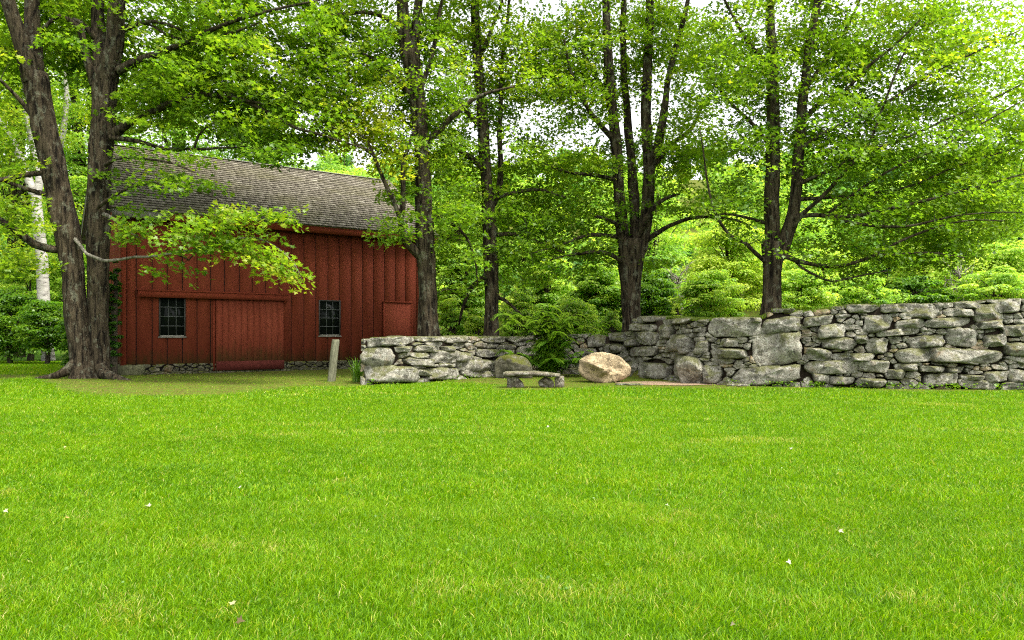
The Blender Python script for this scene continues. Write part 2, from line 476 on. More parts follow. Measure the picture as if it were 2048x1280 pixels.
# ------------------------------------------------------------------ grass
def make_blades(n_target, y0, y1, hgt, wid, segs, pxr=(-260, 2310)):
    """scatter blades with an even density over the strip y0..y1"""
    u = rng.uniform(size=n_target)
    Y = np.sqrt(y0*y0 + u * (y1*y1 - y0*y0))
    X = (rng.uniform(pxr[0], pxr[1], n_target) - CX) / F * Y
    px = CX + F * X / Y
    bm = bare_mask(X, Y)
    keep = (Y < wall_Y(px) - 0.05) | (px < 715)
    # the barn footprint
    lt = (X - A0[0]) * U[0] + (Y - A0[1]) * U[1]; ld = (X - A0[0]) * V[0] + (Y - A0[1]) * V[1]
    keep &= ~((lt > -0.1) & (lt < 14) & (ld > -0.02))
    ll = left_lawn(X, Y)
    keep &= (rng.uniform(size=n_target) > bm * np.where(ll, 0.0, 0.86))
    X, Y, bm, ll = X[keep], Y[keep], bm[keep], ll[keep]
    bm = np.where(ll, 0, bm)
    n = len(X)
    Z = ground_z(X, Y)
    q = np.stack([X, Y, 0 * X], -1)
    qs = q * np.array([1.5, .8, 1])
    qs = q + 0.8 * np.stack([NZ[0](q, .2), NZ[1](q, .2), 0 * X], -1)
    pat = NZ[3](qs, 0.11) * 0.20 + NZ[5](qs, 0.28) * 0.34 + NZ[6](qs, 0.8) * 0.42 + NZ[8](q, 2.4) * 0.40
    h = hgt * rng.uniform(0.55, 1.25, n) * (1 + 0.25 * pat) * (1 - 0.5 * bm)
    h = h * np.where(rng.uniform(size=n) < 0.04, 1.5, 1.0)
    w = wid * rng.uniform(0.7, 1.3, n)
    th = rng.uniform(0, 6.283, n)
    lean = rng.uniform(0.2, 1.25, n) ** 1.0 * h
    la = NZ[7](q, 0.9) * 1.2 + rng.normal(0, 1.6, n)
    lx, ly = np.cos(la) * lean, np.sin(la) * lean
    wx, wy = np.cos(th) * w, np.sin(th) * w
    base = np.stack([X, Y, Z], -1)
    tint = np.clip(0.46 + 0.15 * pat + rng.normal(0, 0.19, n), 0.02, 0.90)
    pale = sstep(0.55, 1.05, NZ[9](q * np.array([0.9, 1.1, 1]), 0.5) + 0.45 * NZ[10](q, 1.7)) * 0.26
    tint = np.where(rng.uniform(size=n) < 0.035 + pale, rng.uniform(0.86, 1.0, n), tint)
    sd = np.stack([wx, wy, 0 * wx], -1)
    tip = base + np.stack([lx, ly, h * 0.92], -1)
    if segs == 2:
        mid = base + np.stack([lx * 0.32, ly * 0.32, h * 0.58], -1)
        v = np.stack([base - sd, base + sd, mid + sd * 0.8, mid - sd * 0.8, tip], 1)
        i = np.arange(n)[:, None] * 5
        return v.reshape(-1, 3), [i + np.array([[0, 1, 2, 3]]), i + np.array([[3, 2, 4]])], np.repeat(tint, 5)
    v = np.stack([base - sd, base + sd, tip], 1)
    i = np.arange(n)[:, None] * 3
    return v.reshape(-1, 3), [i + np.array([[0, 1, 2]])], np.repeat(tint, 3)

# barn frame of reference
A0 = np.array([(243 - CX) / F * 26.3, 26.3, 0.0])
_vp = (3150 - CX) / F
U = np.array([_vp, 1.0, 0.0]); U /= np.linalg.norm(U)
V = np.array([-U[1], U[0], 0.0])
BARN_ANG = math.atan2(U[1], U[0])
def bt(px, d=0.0):
    """distance along the barn front (offset d back) seen at column px"""
    k = (px - CX) / F
    bx, by = A0[0] + d * V[0], A0[1] + d * V[1]
    return (k * by - bx) / (U[0] - k * U[1])
def bz(px, py, d=0.0):
    t = bt(px, d)
    return H + (HZ - py) / F * (A0[1] + d * V[1] + t * U[1])

parts = [make_blades(270000, 3.0, 6.2, 0.044, 0.0024, 2), make_blades(230000, 6.2, 10.5, 0.046, 0.0038, 2),
         make_blades(200000, 10.5, 16.5, 0.050, 0.0070, 1), make_blades(170000, 16.5, 27, 0.054, 0.0120, 1), make_blades(60000, 27, 40, 0.07, 0.018, 1, (-300, 250))]
gvs, g4, g3, gt, off = [], [], [], [], 0
for v, f, t in parts:
    for x in f: (g4 if x.shape[1] == 4 else g3).append(x + off)
    gvs.append(v); gt.append(t); off += len(v)
o = mesh_np('grass', np.concatenate(gvs), [np.concatenate(g4), np.concatenate(g3)], M['blade'], None, False, {'tint': np.concatenate(gt)})
tag(o, 'short mown bright green grass with paler patches', 'grass', kind='stuff')

# ------------------------------------------------------------------ irregular stones
def power_cells(sites, wts, polys, ax=1.7):
    """weighted Voronoi cells, wider than tall; polys are the starting rectangles"""
    s = sites / np.array([ax, 1.0])
    out = []
    for i in range(len(s)):
        poly = [np.array(p, float) / np.array([ax, 1.0]) for p in polys[i]]
        d2 = ((s - s[i])**2).sum(1)
        near = np.argsort(d2)[1:40]
        for j in near:
            nrm = s[j] - s[i]
            cst = (s[j] @ s[j] - s[i] @ s[i] - wts[j] + wts[i]) / 2
            q = []
            for a in range(len(poly)):
                p0, p1 = poly[a], poly[(a + 1) % len(poly)]
                e0, e1 = p0 @ nrm - cst, p1 @ nrm - cst
                if e0 <= 0: q.append(p0)
                if (e0 < 0 < e1) or (e1 < 0 < e0): q.append(p0 + (p1 - p0) * (e0 / (e0 - e1)))
            poly = q
            if len(poly) < 3: break
        out.append(np.array(poly) * np.array([ax, 1.0]) if len(poly) >= 3 else None)
    return out

def rock_from_poly(mb, poly, mapper, unit, tint, depth, gap, bulge, M_=30, seed=0):
    """poly (pixels) -> a stone; mapper(p2, b) places it, unit = metres per pixel"""
    r = np.random.default_rng(seed)
    c = poly.mean(0)
    ext = np.ptp(poly, axis=0).max()
    poly = [p_ for p_ in poly]
    want = 9 if bulge > .2 else int(r.integers(4, 7))
    tot_ = np.prod(np.ptp(np.array(poly), axis=0))
    while len(poly) > want:
        ars = [abs(np.cross(poly[a_] - poly[a_ - 1], poly[(a_ + 1) % len(poly)] - poly[a_])) for a_ in range(len(poly))]
        if min(ars) > .17 * tot_: break
        poly.pop(int(np.argmin(ars)))
    poly = np.array(poly)
    c = poly.mean(0)
    q = poly - c
    # shrink by the joint, then round the corners
    rad = np.linalg.norm(q, axis=1, keepdims=True)
    q = q * np.maximum(0.55, 1 - gap / np.maximum(rad, 1e-6))
    for _ in range(1):
        k = r.uniform(0.08, 0.17)
        q = np.stack([q * (1 - k) + np.roll(q, -1, 0) * k, q * k + np.roll(q, -1, 0) * (1 - k)], 1).reshape(-1, 2)
    seg = np.linalg.norm(np.roll(q, -1, 0) - q, axis=1)
    cum = np.concatenate([[0], np.cumsum(seg)])
    qq = np.vstack([q, q[:1]])
    tt = np.linspace(0, cum[-1], M_, endpoint=False)
    q = np.stack([np.interp(tt, cum, qq[:, 0]), np.interp(tt, cum, qq[:, 1])], 1)
    sz = math.sqrt(max(1.0, np.ptp(q[:, 0]) * np.ptp(q[:, 1])))
    ph = r.uniform(0, 50, 2)
    jit = NZ[(seed) % 12](np.concatenate([q / sz * 2.0 + ph, np.zeros((M_, 1))], 1), 1.0)
    jit2 = NZ[(seed + 3) % 12](np.concatenate([q / sz * 5.0 + ph, np.zeros((M_, 1))], 1), 1.0)
    q = q * (1 + 0.07 * jit + 0.05 * jit2)[:, None]
    fac = r.normal(0, 0.62, (5, 2)); fac[0] *= .25; h0 = r.uniform(0.6, 1.15, 5)
    cutd = r.uniform(0, 6.283, 2)
    rings = [(1.0, -depth), (1.0, -0.04), (0.99, 0.25), (0.955, 0.62), (0.89, 0.84), (0.74, 0.95), (0.5, 1.0), (0.24, 1.0)]
    V3 = []
    for s, e in rings:
        p = q * s
        if e <= 0 and s == 1.0:
            b = np.full(M_, e)
        else:
            loc = p / sz * 2
            f = (h0[None] + loc @ fac.T).min(1)
            f = np.clip(f, 0.12, 1.2)
            nzv = NZ[(seed + 5) % 12](np.concatenate([p / 22 + ph, np.zeros((M_, 1))], 1), 1.0)
            stra = NZ[(seed + 7) % 12](np.stack([p[:, 0] / 60 + ph[0], p[:, 1] / 9 + ph[1], 0 * p[:, 0]], -1), 1.0)
            b = bulge * e * f * 1.25 + (0.022 * nzv + 0.022 * stra) * min(1, sz / 26) * (e > 0)
        V3.append(mapper(p + c, b))
    V3.append(mapper(c[None], np.array([V3 is not None and bulge * min(1.2, h0.min() * 1.35)])))
    v = np.concatenate(V3)
    nR = len(rings)
    i = np.arange(nR - 1)[:, None] * M_
    j = np.arange(M_)[None]; k = (np.arange(M_)[None] + 1) % M_
    f4 = np.stack([i + j, i + j + M_, i + k + M_, i + k], -1).reshape(-1, 4)
    top = np.stack([(nR - 1) * M_ + np.arange(M_), np.full(M_, nR * M_), (nR - 1) * M_ + (np.arange(M_) + 1) % M_], -1)
    mb.add(v, [f4, top], tint)

# ------------------------------------------------------------------ stone wall
R5 = [(355,275,155,60),(625,265,110,50),(460,232,55,18),(605,405,150,95),(320,430,105,32),(325,365,58,28),(165,395,42,40),(50,380,52,55),(560,555,210,55),(640,175,70,18),(845,240,95,32),(925,300,85,45),(1100,165,95,30),(970,370,100,38),(1195,250,85,55),(1190,385,72,50),(1095,348,42,25),(850,435,80,38),(1050,450,130,25),(930,508,155,40),(1175,505,95,40),(1380,258,85,30),(1455,180,95,45),(1290,165,80,28),(1310,305,130,22),(1475,360,115,38),(1605,250,135,32),(1685,335,95,55),(1410,440,120,45),(1700,440,230,45),(1665,190,85,25),(1715,145,65,22),(1835,195,85,60),(1970,150,75,42),(1850,258,75,28),(1875,350,75,42),(2000,405,65,45),(1990,295,70,35),(1345,510,68,25),(1500,520,80,20),(1285,550,65,32),(1550,580,105,40),(1770,610,125,28),(1740,570,75,18),(1880,560,80,35),(1150,600,90,30),(980,585,75,25),(860,575,60,28),(2010,560,60,45),(1640,525,55,18),(1720,478,70,15)]
R4 = [(300,240,150,30),(230,330,110,62),(295,430,150,55),(370,288,58,18),(530,228,85,16),(680,232,70,20),(505,285,70,20),(625,288,30,20),(460,325,55,18),(460,362,90,25),(615,330,95,40),(720,335,55,30),(865,310,75,25),(795,382,120,38),(585,430,100,38),(825,435,120,24),(470,422,32,25),(620,382,50,14),(1010,380,95,65),(1790,110,65,22),(1770,160,65,25),(1625,218,55,28),(1800,222,62,40),(1905,180,40,45),(1990,250,62,55),(1780,300,90,32),(1850,410,95,55),(1700,240,35,35),(1600,285,60,30),(1500,240,55,40),(1960,125,80,20),(1720,390,35,35),(2040,395,80,75),(2180,430,60,60)]
k = 1 / 2.926
big = [(x*k+1348, y*k+560, a*k, b*k) for x, y, a, b in R5] + [(x*k+680, y*k+600, a*k, b*k) for x, y, a, b in R4]
def wtop(px): return np.interp(px, WT[:, 0], WT[:, 1])
def wbot(px): return np.interp(px, WB[:, 0], WB[:, 1])
AXR = 1.5
sites, wts, own, stones = [], [], [], []
def add_stone(x, y, a, b, bigf, tilt=0.0):
    k_ = max(1, int(round(a / (b * AXR))))
    half = max(0.0, a - b * AXR)
    for m_ in range(k_):
        f_ = 0 if k_ == 1 else -1 + 2 * m_ / (k_ - 1)
        sites.append((x + f_ * half, y + f_ * half * tilt)); wts.append((b if k_ > 1 else math.sqrt(a / AXR * b)) ** 2 * (1.15 if bigf else .95)); own.append(len(stones))
    stones.append((x, y, bigf, a, b, tilt))
for x, y, a, b in big: add_stone(x, y, a, b, 1, random.uniform(-.12, .12))
for tries in range(30000):
    x = random.uniform(724, 2340); t, b = wtop(x), wbot(x)
    y = random.uniform(t + 3, b - 3)
    if x > 2060 or tries < 4000: rr, asp = random.choice((3.5, 4.5, 5.5, 6.5, 8, 10)), random.uniform(2.0, 5.5)
    else: rr, asp = random.choice((2.6, 3.2, 4.0)), random.uniform(1.6, 4.5)
    ok = True
    A_ = np.array(sites); d_ = np.hypot((A_[:, 0] - x) / (asp if asp < AXR else AXR), A_[:, 1] - y)
    half = max(0, rr * asp - rr * AXR)
    for o_ in (-half, 0, half):
        d_ = np.hypot((A_[:, 0] - x - o_) / AXR, A_[:, 1] - y)
        if (d_ < np.sqrt(np.array(wts)) * 0.95 + rr * 0.82).any(): ok = False; break
    if ok:
        add_stone(x, y, rr * asp, rr, 0, random.uniform(-.15, .15))
sites = np.array(sites); wts = np.array(wts)
polys = []
for x, y in sites:
    t, b = wtop(x) + NZ[2]([[x / 40, 0, 0]], 1.0)[0] * 3.5 + NZ[3]([[x / 13, 0, 0]], 1.0)[0] * 3, wbot(x) + 4
    if x > 1262 and x < 1330: t = 633
    x0, x1 = max(x - 130, 722), x + 130
    if x < 1262: x1 = min(x1, 1263)
    if x < 1532 and x > 1262: x1 = min(x1, 1534)
    if x > 1262: x0 = max(x0, 1263 if y < 664 else x0)
    if x > 1534: x0 = max(x0, 1534 if y < 633 else x0)
    polys.append([(x0, t), (x1, t), (x1, b), (x0, b)])
def hull(pts):
    pts = sorted(map(tuple, pts))
    def half_(ps):
        h = []
        for p in ps:
            while len(h) > 1 and (h[-1][0]-h[-2][0])*(p[1]-h[-2][1]) - (h[-1][1]-h[-2][1])*(p[0]-h[-2][0]) <= 0: h.pop()
            h.append(p)
        return h[:-1]
    return np.array(half_(pts) + half_(pts[::-1]))
raw = power_cells(sites, wts, polys, AXR)
cells, isbig = [], [q[2] for q in stones]
for i in range(len(stones)):
    pc = [raw[j_] for j_ in range(len(own)) if own[j_] == i and raw[j_] is not None]
    if stones[i][2]:                             # the big ones are blocky slabs with flat beds
        x_, y_, _f, a_, b_, tl = stones[i]
        u_ = random.uniform
        pl_ = [(-a_*u_(.80, 1.06), -b_*u_(.78, 1.06)), (a_*u_(-.3, .4), -b_*u_(.96, 1.08)), (a_*u_(.80, 1.06), -b_*u_(.70, 1.06)), (a_*u_(.98, 1.10), b_*u_(-.4, .4)),
               (a_*u_(.72, 1.04), b_*u_(.84, 1.06)), (a_*u_(-.4, .3), b_*u_(.98, 1.08)), (-a_*u_(.72, 1.04), b_*u_(.84, 1.06)), (-a_*u_(.98, 1.10), b_*u_(-.4, .4))]
        pl_ = [p_ for q_, p_ in enumerate(pl_) if q_ % 2 == 0 or u_(0, 1) < .6]
        lo_, hi_ = wtop(x_) - 3, wbot(x_) + 4
        cells.append(np.array([(x_ + p_[0], min(max(y_ + p_[1] + tl * p_[0], lo_), hi_)) for p_ in pl_]))
    else:
        cells.append(hull(np.vstack(pc)) if pc else None)
wn_px = np.arange(700, 2380, 10.0)
wx = (wn_px - CX) / F * wall_Y(wn_px); wy = wall_Y(wn_px)
tx, ty = np.gradient(wx), np.gradient(wy)
ln = np.hypot(tx, ty)
NXw, NYw = ty / ln, -tx / ln                    # towards the viewer
def wall_map(p, b):
    px, py = p[:, 0], p[:, 1]
    Y = wall_Y(px)
    nx, ny = np.interp(px, wn_px, NXw), np.interp(px, wn_px, NYw)
    batter = (py - HZ) / F * Y * 0.06           # leans back a little towards the top
    b = np.asarray(b) + batter
    return np.stack([(px - CX) / F * Y + nx * b, Y + ny * b, H + (HZ - py) / F * Y], -1)
base = wall_map(np.array([[1500.0, 768.0]]), np.array([-0.4]))[0]
wall = empty('stone_wall', (base[0], base[1], 0.0), 'long dry laid grey fieldstone wall stepping up from the barn towards the right', 'wall')
groups = {'fieldstones': MB(), 'capstones': MB()}
tops_px = []
for i, poly in enumerate(cells):
    if poly is None: continue
    px, py = poly.mean(0)
    ar = 0.5 * abs(np.dot(poly[:, 0], np.roll(poly[:, 1], 1)) - np.dot(poly[:, 1], np.roll(poly[:, 0], 1)))
    if ar < 25: continue
    unit = wall_Y(px) / F
    capst = poly[:, 1].min() < wtop(px) + 5
    size = math.sqrt(ar) * unit
    tint = random.random()
    if isbig[i]: tint = random.uniform(0.2, 0.82)
    rock_from_poly(groups['capstones' if capst else 'fieldstones'], poly, wall_map, unit, tint,
                   0.75 if capst else (0.9 if px < 775 else 0.35), random.uniform(0.3, 1.0) if not isbig[i] else random.uniform(0.4, 1.2),
                   (random.uniform(.201, .27) if isbig[i] else float(np.clip(size * 0.24, 0.05, 0.16)) * random.uniform(0.7, 1.3)), 34 if isbig[i] else 22, i)
    if capst: tops_px.append((px, poly[:, 1].min()))
for kname, mb in groups.items():
    o = mb.build(kname, M['stone'], wall, False)
# the dark heart of the wall
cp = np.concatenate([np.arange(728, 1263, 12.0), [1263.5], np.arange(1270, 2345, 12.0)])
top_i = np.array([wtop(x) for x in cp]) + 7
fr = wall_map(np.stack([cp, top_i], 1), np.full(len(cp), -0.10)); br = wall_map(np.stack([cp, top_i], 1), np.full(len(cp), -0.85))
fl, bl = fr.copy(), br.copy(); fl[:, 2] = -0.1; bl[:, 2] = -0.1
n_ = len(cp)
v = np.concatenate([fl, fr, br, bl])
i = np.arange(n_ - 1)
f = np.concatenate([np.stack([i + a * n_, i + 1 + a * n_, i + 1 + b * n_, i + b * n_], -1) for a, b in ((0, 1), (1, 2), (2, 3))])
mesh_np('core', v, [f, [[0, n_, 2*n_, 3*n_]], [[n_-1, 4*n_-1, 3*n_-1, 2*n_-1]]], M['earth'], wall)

# ------------------------------------------------------------------ leaf clouds
LEAF3 = np.array([(0, 0, 0), (0.56, 0.40, 0.10), (0.20, 0.52, 0.0), (0, 1.0, -0.06), (-0.20, 0.52, 0.0), (-0.56, 0.40, 0.10)])
LEAF3_F = ([(0, 1, 2), (0, 4, 5)], [(0, 2, 3, 4)])
LEAF5 = np.array([(0, 0.05, 0), (0.34, -0.12, 0.05), (0.30, 0.14, 0.02), (0.60, 0.42, 0.09), (0.20, 0.50, 0.0), (0, 1.0, -0.08), (-0.20, 0.50, 0.0), (-0.60, 0.42, 0.09), (-0.30, 0.14, 0.02), (-0.34, -0.12, 0.05)])
LEAF5_F = ([(0, 1, 2), (0, 8, 9)], [(0, 2, 3, 4), (0, 6, 7, 8), (0, 4, 5, 6)])
LEAFQ = np.array([(0, 0, 0), (0.36, 0.5, 0.08), (0, 1.0, -0.05), (-0.36, 0.5, 0.08)])
LEAFQ_F = ([], [(0, 1, 2, 3)])
LEAFN = np.array([(0, 0, 0), (0.20, 0.45, 0.03), (0, 1.0, -0.05), (-0.20, 0.45, 0.03)])
def unit_(a): return a / (np.linalg.norm(a, axis=-1, keepdims=True) + 1e-9)
def leaves(centers, normals, dirs, size, tint, tmpl=LEAF3, tf=LEAF3_F):
    n, k = len(centers), len(tmpl)
    nn = unit_(normals)
    d = unit_(dirs - nn * (dirs * nn).sum(1, keepdims=True))
    b = np.cross(d, nn)
    s = np.asarray(size).reshape(-1, 1, 1)
    t = tmpl[None]
    v = centers[:, None, :] + s * (b[:, None, :] * t[..., 0:1] + d[:, None, :] * (t[..., 1:2] - 0.35) + nn[:, None, :] * t[..., 2:3])
    i = (np.arange(n) * k)[:, None, None]
    fs = []
    if tf[0]: fs.append((i + np.array(tf[0])[None]).reshape(-1, 3))
    if tf[1]: fs.append((i + np.array(tf[1])[None]).reshape(-1, 4))
    return v.reshape(-1, 3), fs, np.repeat(tint, k)

class Cloud:
    def __init__(self): self.c, self.nrm, self.d, self.s, self.t = [], [], [], [], []
    def add(self, c, nrm, d, s, t):
        self.c.append(c); self.nrm.append(nrm); self.d.append(d); self.s.append(s); self.t.append(t)
    def count(self): return sum(len(x) for x in self.c)
    def build(self, name, m, root, tmpl=LEAF3, tf=LEAF3_F):
        v, f, t = leaves(*(np.concatenate(x) for x in (self.c, self.nrm, self.d, self.s, self.t)), tmpl, tf)
        return mesh_np(name, v, f, m, root, False, {'tint': t})

def sprays(cloud, cen, n_each, rad, thick, size, tint, tint_sd=0.10, tilt=0.55, out=None, droop=0.16):
    """flat layered sprays of leaves around the points cen"""
    k = len(cen)
    cnt = rng.poisson(n_each, k) + 4
    idx = np.repeat(np.arange(k), cnt)
    n = len(idx)
    rho = np.sqrt(rng.uniform(size=n)) * 1.0
    th = rng.uniform(0, 6.283, n)
    rr = (rad * rng.uniform(0.65, 1.35, k))[idx]
    el = rng.uniform(0.6, 1.4, k)[idx]; ro = rng.uniform(0, 3.14, k)[idx]
    a, b = np.cos(th) * rho * rr * el, np.sin(th) * rho * rr / el
    lx, ly = a * np.cos(ro) - b * np.sin(ro), a * np.sin(ro) + b * np.cos(ro)
    tx = rng.normal(0, 0.22, k)[idx]; ty = rng.normal(0, 0.22, k)[idx]
    if out is not None:                         # slope down and out
        tx = tx - 0.25 * out[idx, 0]; ty = ty - 0.25 * out[idx, 1]
    lz = rng.normal(0, thick, n) + lx * tx + ly * ty - droop * rr * rho ** 2
    c = cen[idx] + np.stack([lx, ly, lz], -1)
    nrm = np.stack([rng.normal(0, tilt, n) - tx, rng.normal(0, tilt, n) - ty, np.ones(n)], -1)
    d = np.stack([lx + rng.normal(0, .35, n), ly + rng.normal(0, .35, n), rng.normal(-0.25, .3, n)], -1)
    s = size * rng.uniform(0.65, 1.25, n)
    t = np.clip(np.asarray(tint)[idx] + rng.normal(0, tint_sd, n), 0, 1)
    cloud.add(c, nrm, d, s, t)

# ------------------------------------------------------------------ trees traced limb by limb
class Tree:
    def __init__(self, Y): self.Y, self.limbs, self.pos, self.rad = Y, [], np.zeros((0, 3)), np.zeros(0)
    def limb(self, pts, dy=0.0, dy1=None, pale=False):
        """pts: (px, py, half width in px); dy..dy1 = how far the limb runs back from the trunk"""
        dy1 = dy if dy1 is None else dy1
        rows = []
        for i, (x, y, r) in enumerate(pts):
            Y = self.Y + dy + (dy1 - dy) * i / max(1, len(pts) - 1)
            rows.append((*P(x, y, Y), r * Y / F))
        path = catmull(rows, 0.22)
        w = NZ[len(self.limbs) % 12](path[:, :3], 0.25) * 0.5 + NZ[(len(self.limbs) + 4) % 12](path[:, :3], 0.7) * 0.25
        amp = np.minimum(0.05, 0.8 * path[:, 3])
        path[:, 0] += w * amp; path[:, 2] += np.roll(w, 2) * amp * 0.5
        self.limbs.append((path, pale))
        self.pos = np.vstack([self.pos, path[:, :3]]); self.rad = np.concatenate([self.rad, path[:, 3]])
    def grow(self, cen, mb, sides=4):
        """thin branches from the limbs to every spray"""
        pos, rad = self.pos, self.rad
        order = np.argsort([np.min(((pos - c) ** 2).sum(1)) for c in cen])
        P_, R_ = [pos], [rad]
        allp, allr = pos.copy(), rad.copy()
        newp, newr = [], []
        for q, i in enumerate(order):
            c = cen[i]
            if newp and q % 12 == 0:
                allp = np.vstack([allp] + newp); allr = np.concatenate([allr] + newr); newp, newr = [], []
            dv = c - allp
            dist = np.sqrt((dv ** 2).sum(1))
            cost = dist + 0.9 * np.maximum(0, -dv[:, 2] + 0.10 * dist) + np.where(allr > 0.16, 0.5, 0)
            j = int(np.argmin(cost))
            L = dist[j]
            if L < 0.15: continue
            p0, p2 = allp[j], c
            mid = (p0 + p2) / 2 + np.array([rng.normal(0, .10), rng.normal(0, .10), rng.normal(0.05, .07)]) * L
            ns = max(3, int(L / 0.4) + 2)
            t = np.linspace(0, 1, ns)[:, None]
            path = (1 - t) ** 2 * p0 + 2 * t * (1 - t) * mid + t * t * p2
            r0 = min(0.65 * allr[j], 0.008 + 0.0085 * L)
            rr = r0 + (0.005 - r0) * t[:, 0] ** 0.8
            path[1:-1] += rng.normal(0, 0.02, (ns - 2, 3)) * min(1, L)
            tube(mb, np.hstack([path, rr[:, None]]), sides)
            newp.append(path[1:]); newr.append(rr[1:])

GAPS = [(1040,238,42,28),(1095,345,26,24),(1122,215,26,16),(1005,105,40,20),(985,60,18,26),(890,100,26,20),(870,150,16,20),(1440,332,44,34),(1398,175,34,40),(1345,200,18,40),
        (1972,105,54,36),(1905,200,36,16),(1760,335,28,12),(1990,192,46,12),(1720,75,24,22),(1810,255,32,12),(640,310,58,30),(930,30,20,22),(720,60,26,20),(660,75,36,24),(720,125,24,14),
        (1130,60,26,30),(1290,220,14,50),(1480,230,30,22),(1700,235,26,14),(1610,300,14,20),(1465,40,34,14),(590,90,18,16),(1855,330,24,12),(1085,170,22,16),(1175,300,16,26),(1420,110,18,26)]
def in_gap(px, py):
    q = np.zeros(len(px))
    for x, y, a, b in GAPS: q = np.maximum(q, 1.0 - (((px - x) / (a * .8)) ** 2 + ((py - y) / (b * .8)) ** 2))
    return q > rng.uniform(0, 0.9, len(px))

def make_maple(name, Y, limbs, ells, label, tint, dens=1.0, leaf=0.15, depth=2.2, roots=None, tmpl=(LEAF3, LEAF3_F), group=None):
    tr = Tree(Y)
    for L in limbs: tr.limb(*L) if isinstance(L, tuple) else tr.limb(L)
    p0 = tr.limbs[0][0][0]
    root = empty(name, (p0[0], p0[1], gz(p0[0], p0[1])), label, 'tree', group)
    tk, pl = MB(), MB()
    for i, (path, pale) in enumerate(tr.limbs):
        r = path[:, 3].max()
        tube(pl if pale else tk, path, 28 if r > .3 else 20 if r > 0.12 else 10, 0.14 if r > 0.12 else 0.08, i)
    if roots:
        for rt in roots: tube(tk, catmull(rt, 0.12), 14, 0.06, 3)
    tk.build('trunk', M['bark'], root, True)
    if pl.n: pl.build('branch', M['palebark'], root, True)
    cl, tw = Cloud(), MB()
    cen, tn = [], []
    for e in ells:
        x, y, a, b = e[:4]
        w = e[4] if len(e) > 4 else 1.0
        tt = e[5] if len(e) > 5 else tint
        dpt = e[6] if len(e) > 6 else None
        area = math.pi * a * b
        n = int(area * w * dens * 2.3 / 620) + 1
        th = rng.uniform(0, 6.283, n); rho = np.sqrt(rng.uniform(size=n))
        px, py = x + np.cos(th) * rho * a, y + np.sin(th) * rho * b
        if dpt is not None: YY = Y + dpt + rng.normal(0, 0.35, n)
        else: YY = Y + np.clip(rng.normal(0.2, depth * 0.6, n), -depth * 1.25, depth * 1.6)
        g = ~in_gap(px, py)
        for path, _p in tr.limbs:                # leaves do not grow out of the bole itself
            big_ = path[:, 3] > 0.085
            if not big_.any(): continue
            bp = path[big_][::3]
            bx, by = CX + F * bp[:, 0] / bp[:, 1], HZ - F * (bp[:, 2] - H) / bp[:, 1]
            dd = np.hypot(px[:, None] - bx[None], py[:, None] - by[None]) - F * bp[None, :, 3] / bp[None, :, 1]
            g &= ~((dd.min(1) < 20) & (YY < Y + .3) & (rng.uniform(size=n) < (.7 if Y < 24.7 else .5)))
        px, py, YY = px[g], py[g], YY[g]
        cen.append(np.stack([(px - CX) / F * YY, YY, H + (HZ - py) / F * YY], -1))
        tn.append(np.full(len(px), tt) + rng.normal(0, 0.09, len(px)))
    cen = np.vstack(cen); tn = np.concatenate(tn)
    ax = np.array([p0[0], p0[1]])
    out = cen[:, :2] - ax; out = out / (np.linalg.norm(out, axis=1, keepdims=True) + 1.0)
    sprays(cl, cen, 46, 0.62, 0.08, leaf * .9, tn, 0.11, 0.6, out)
    tr.grow(cen, tw)
    tw.build('branches', M['twig'], root)
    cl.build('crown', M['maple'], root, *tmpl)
    return root, cl.count()

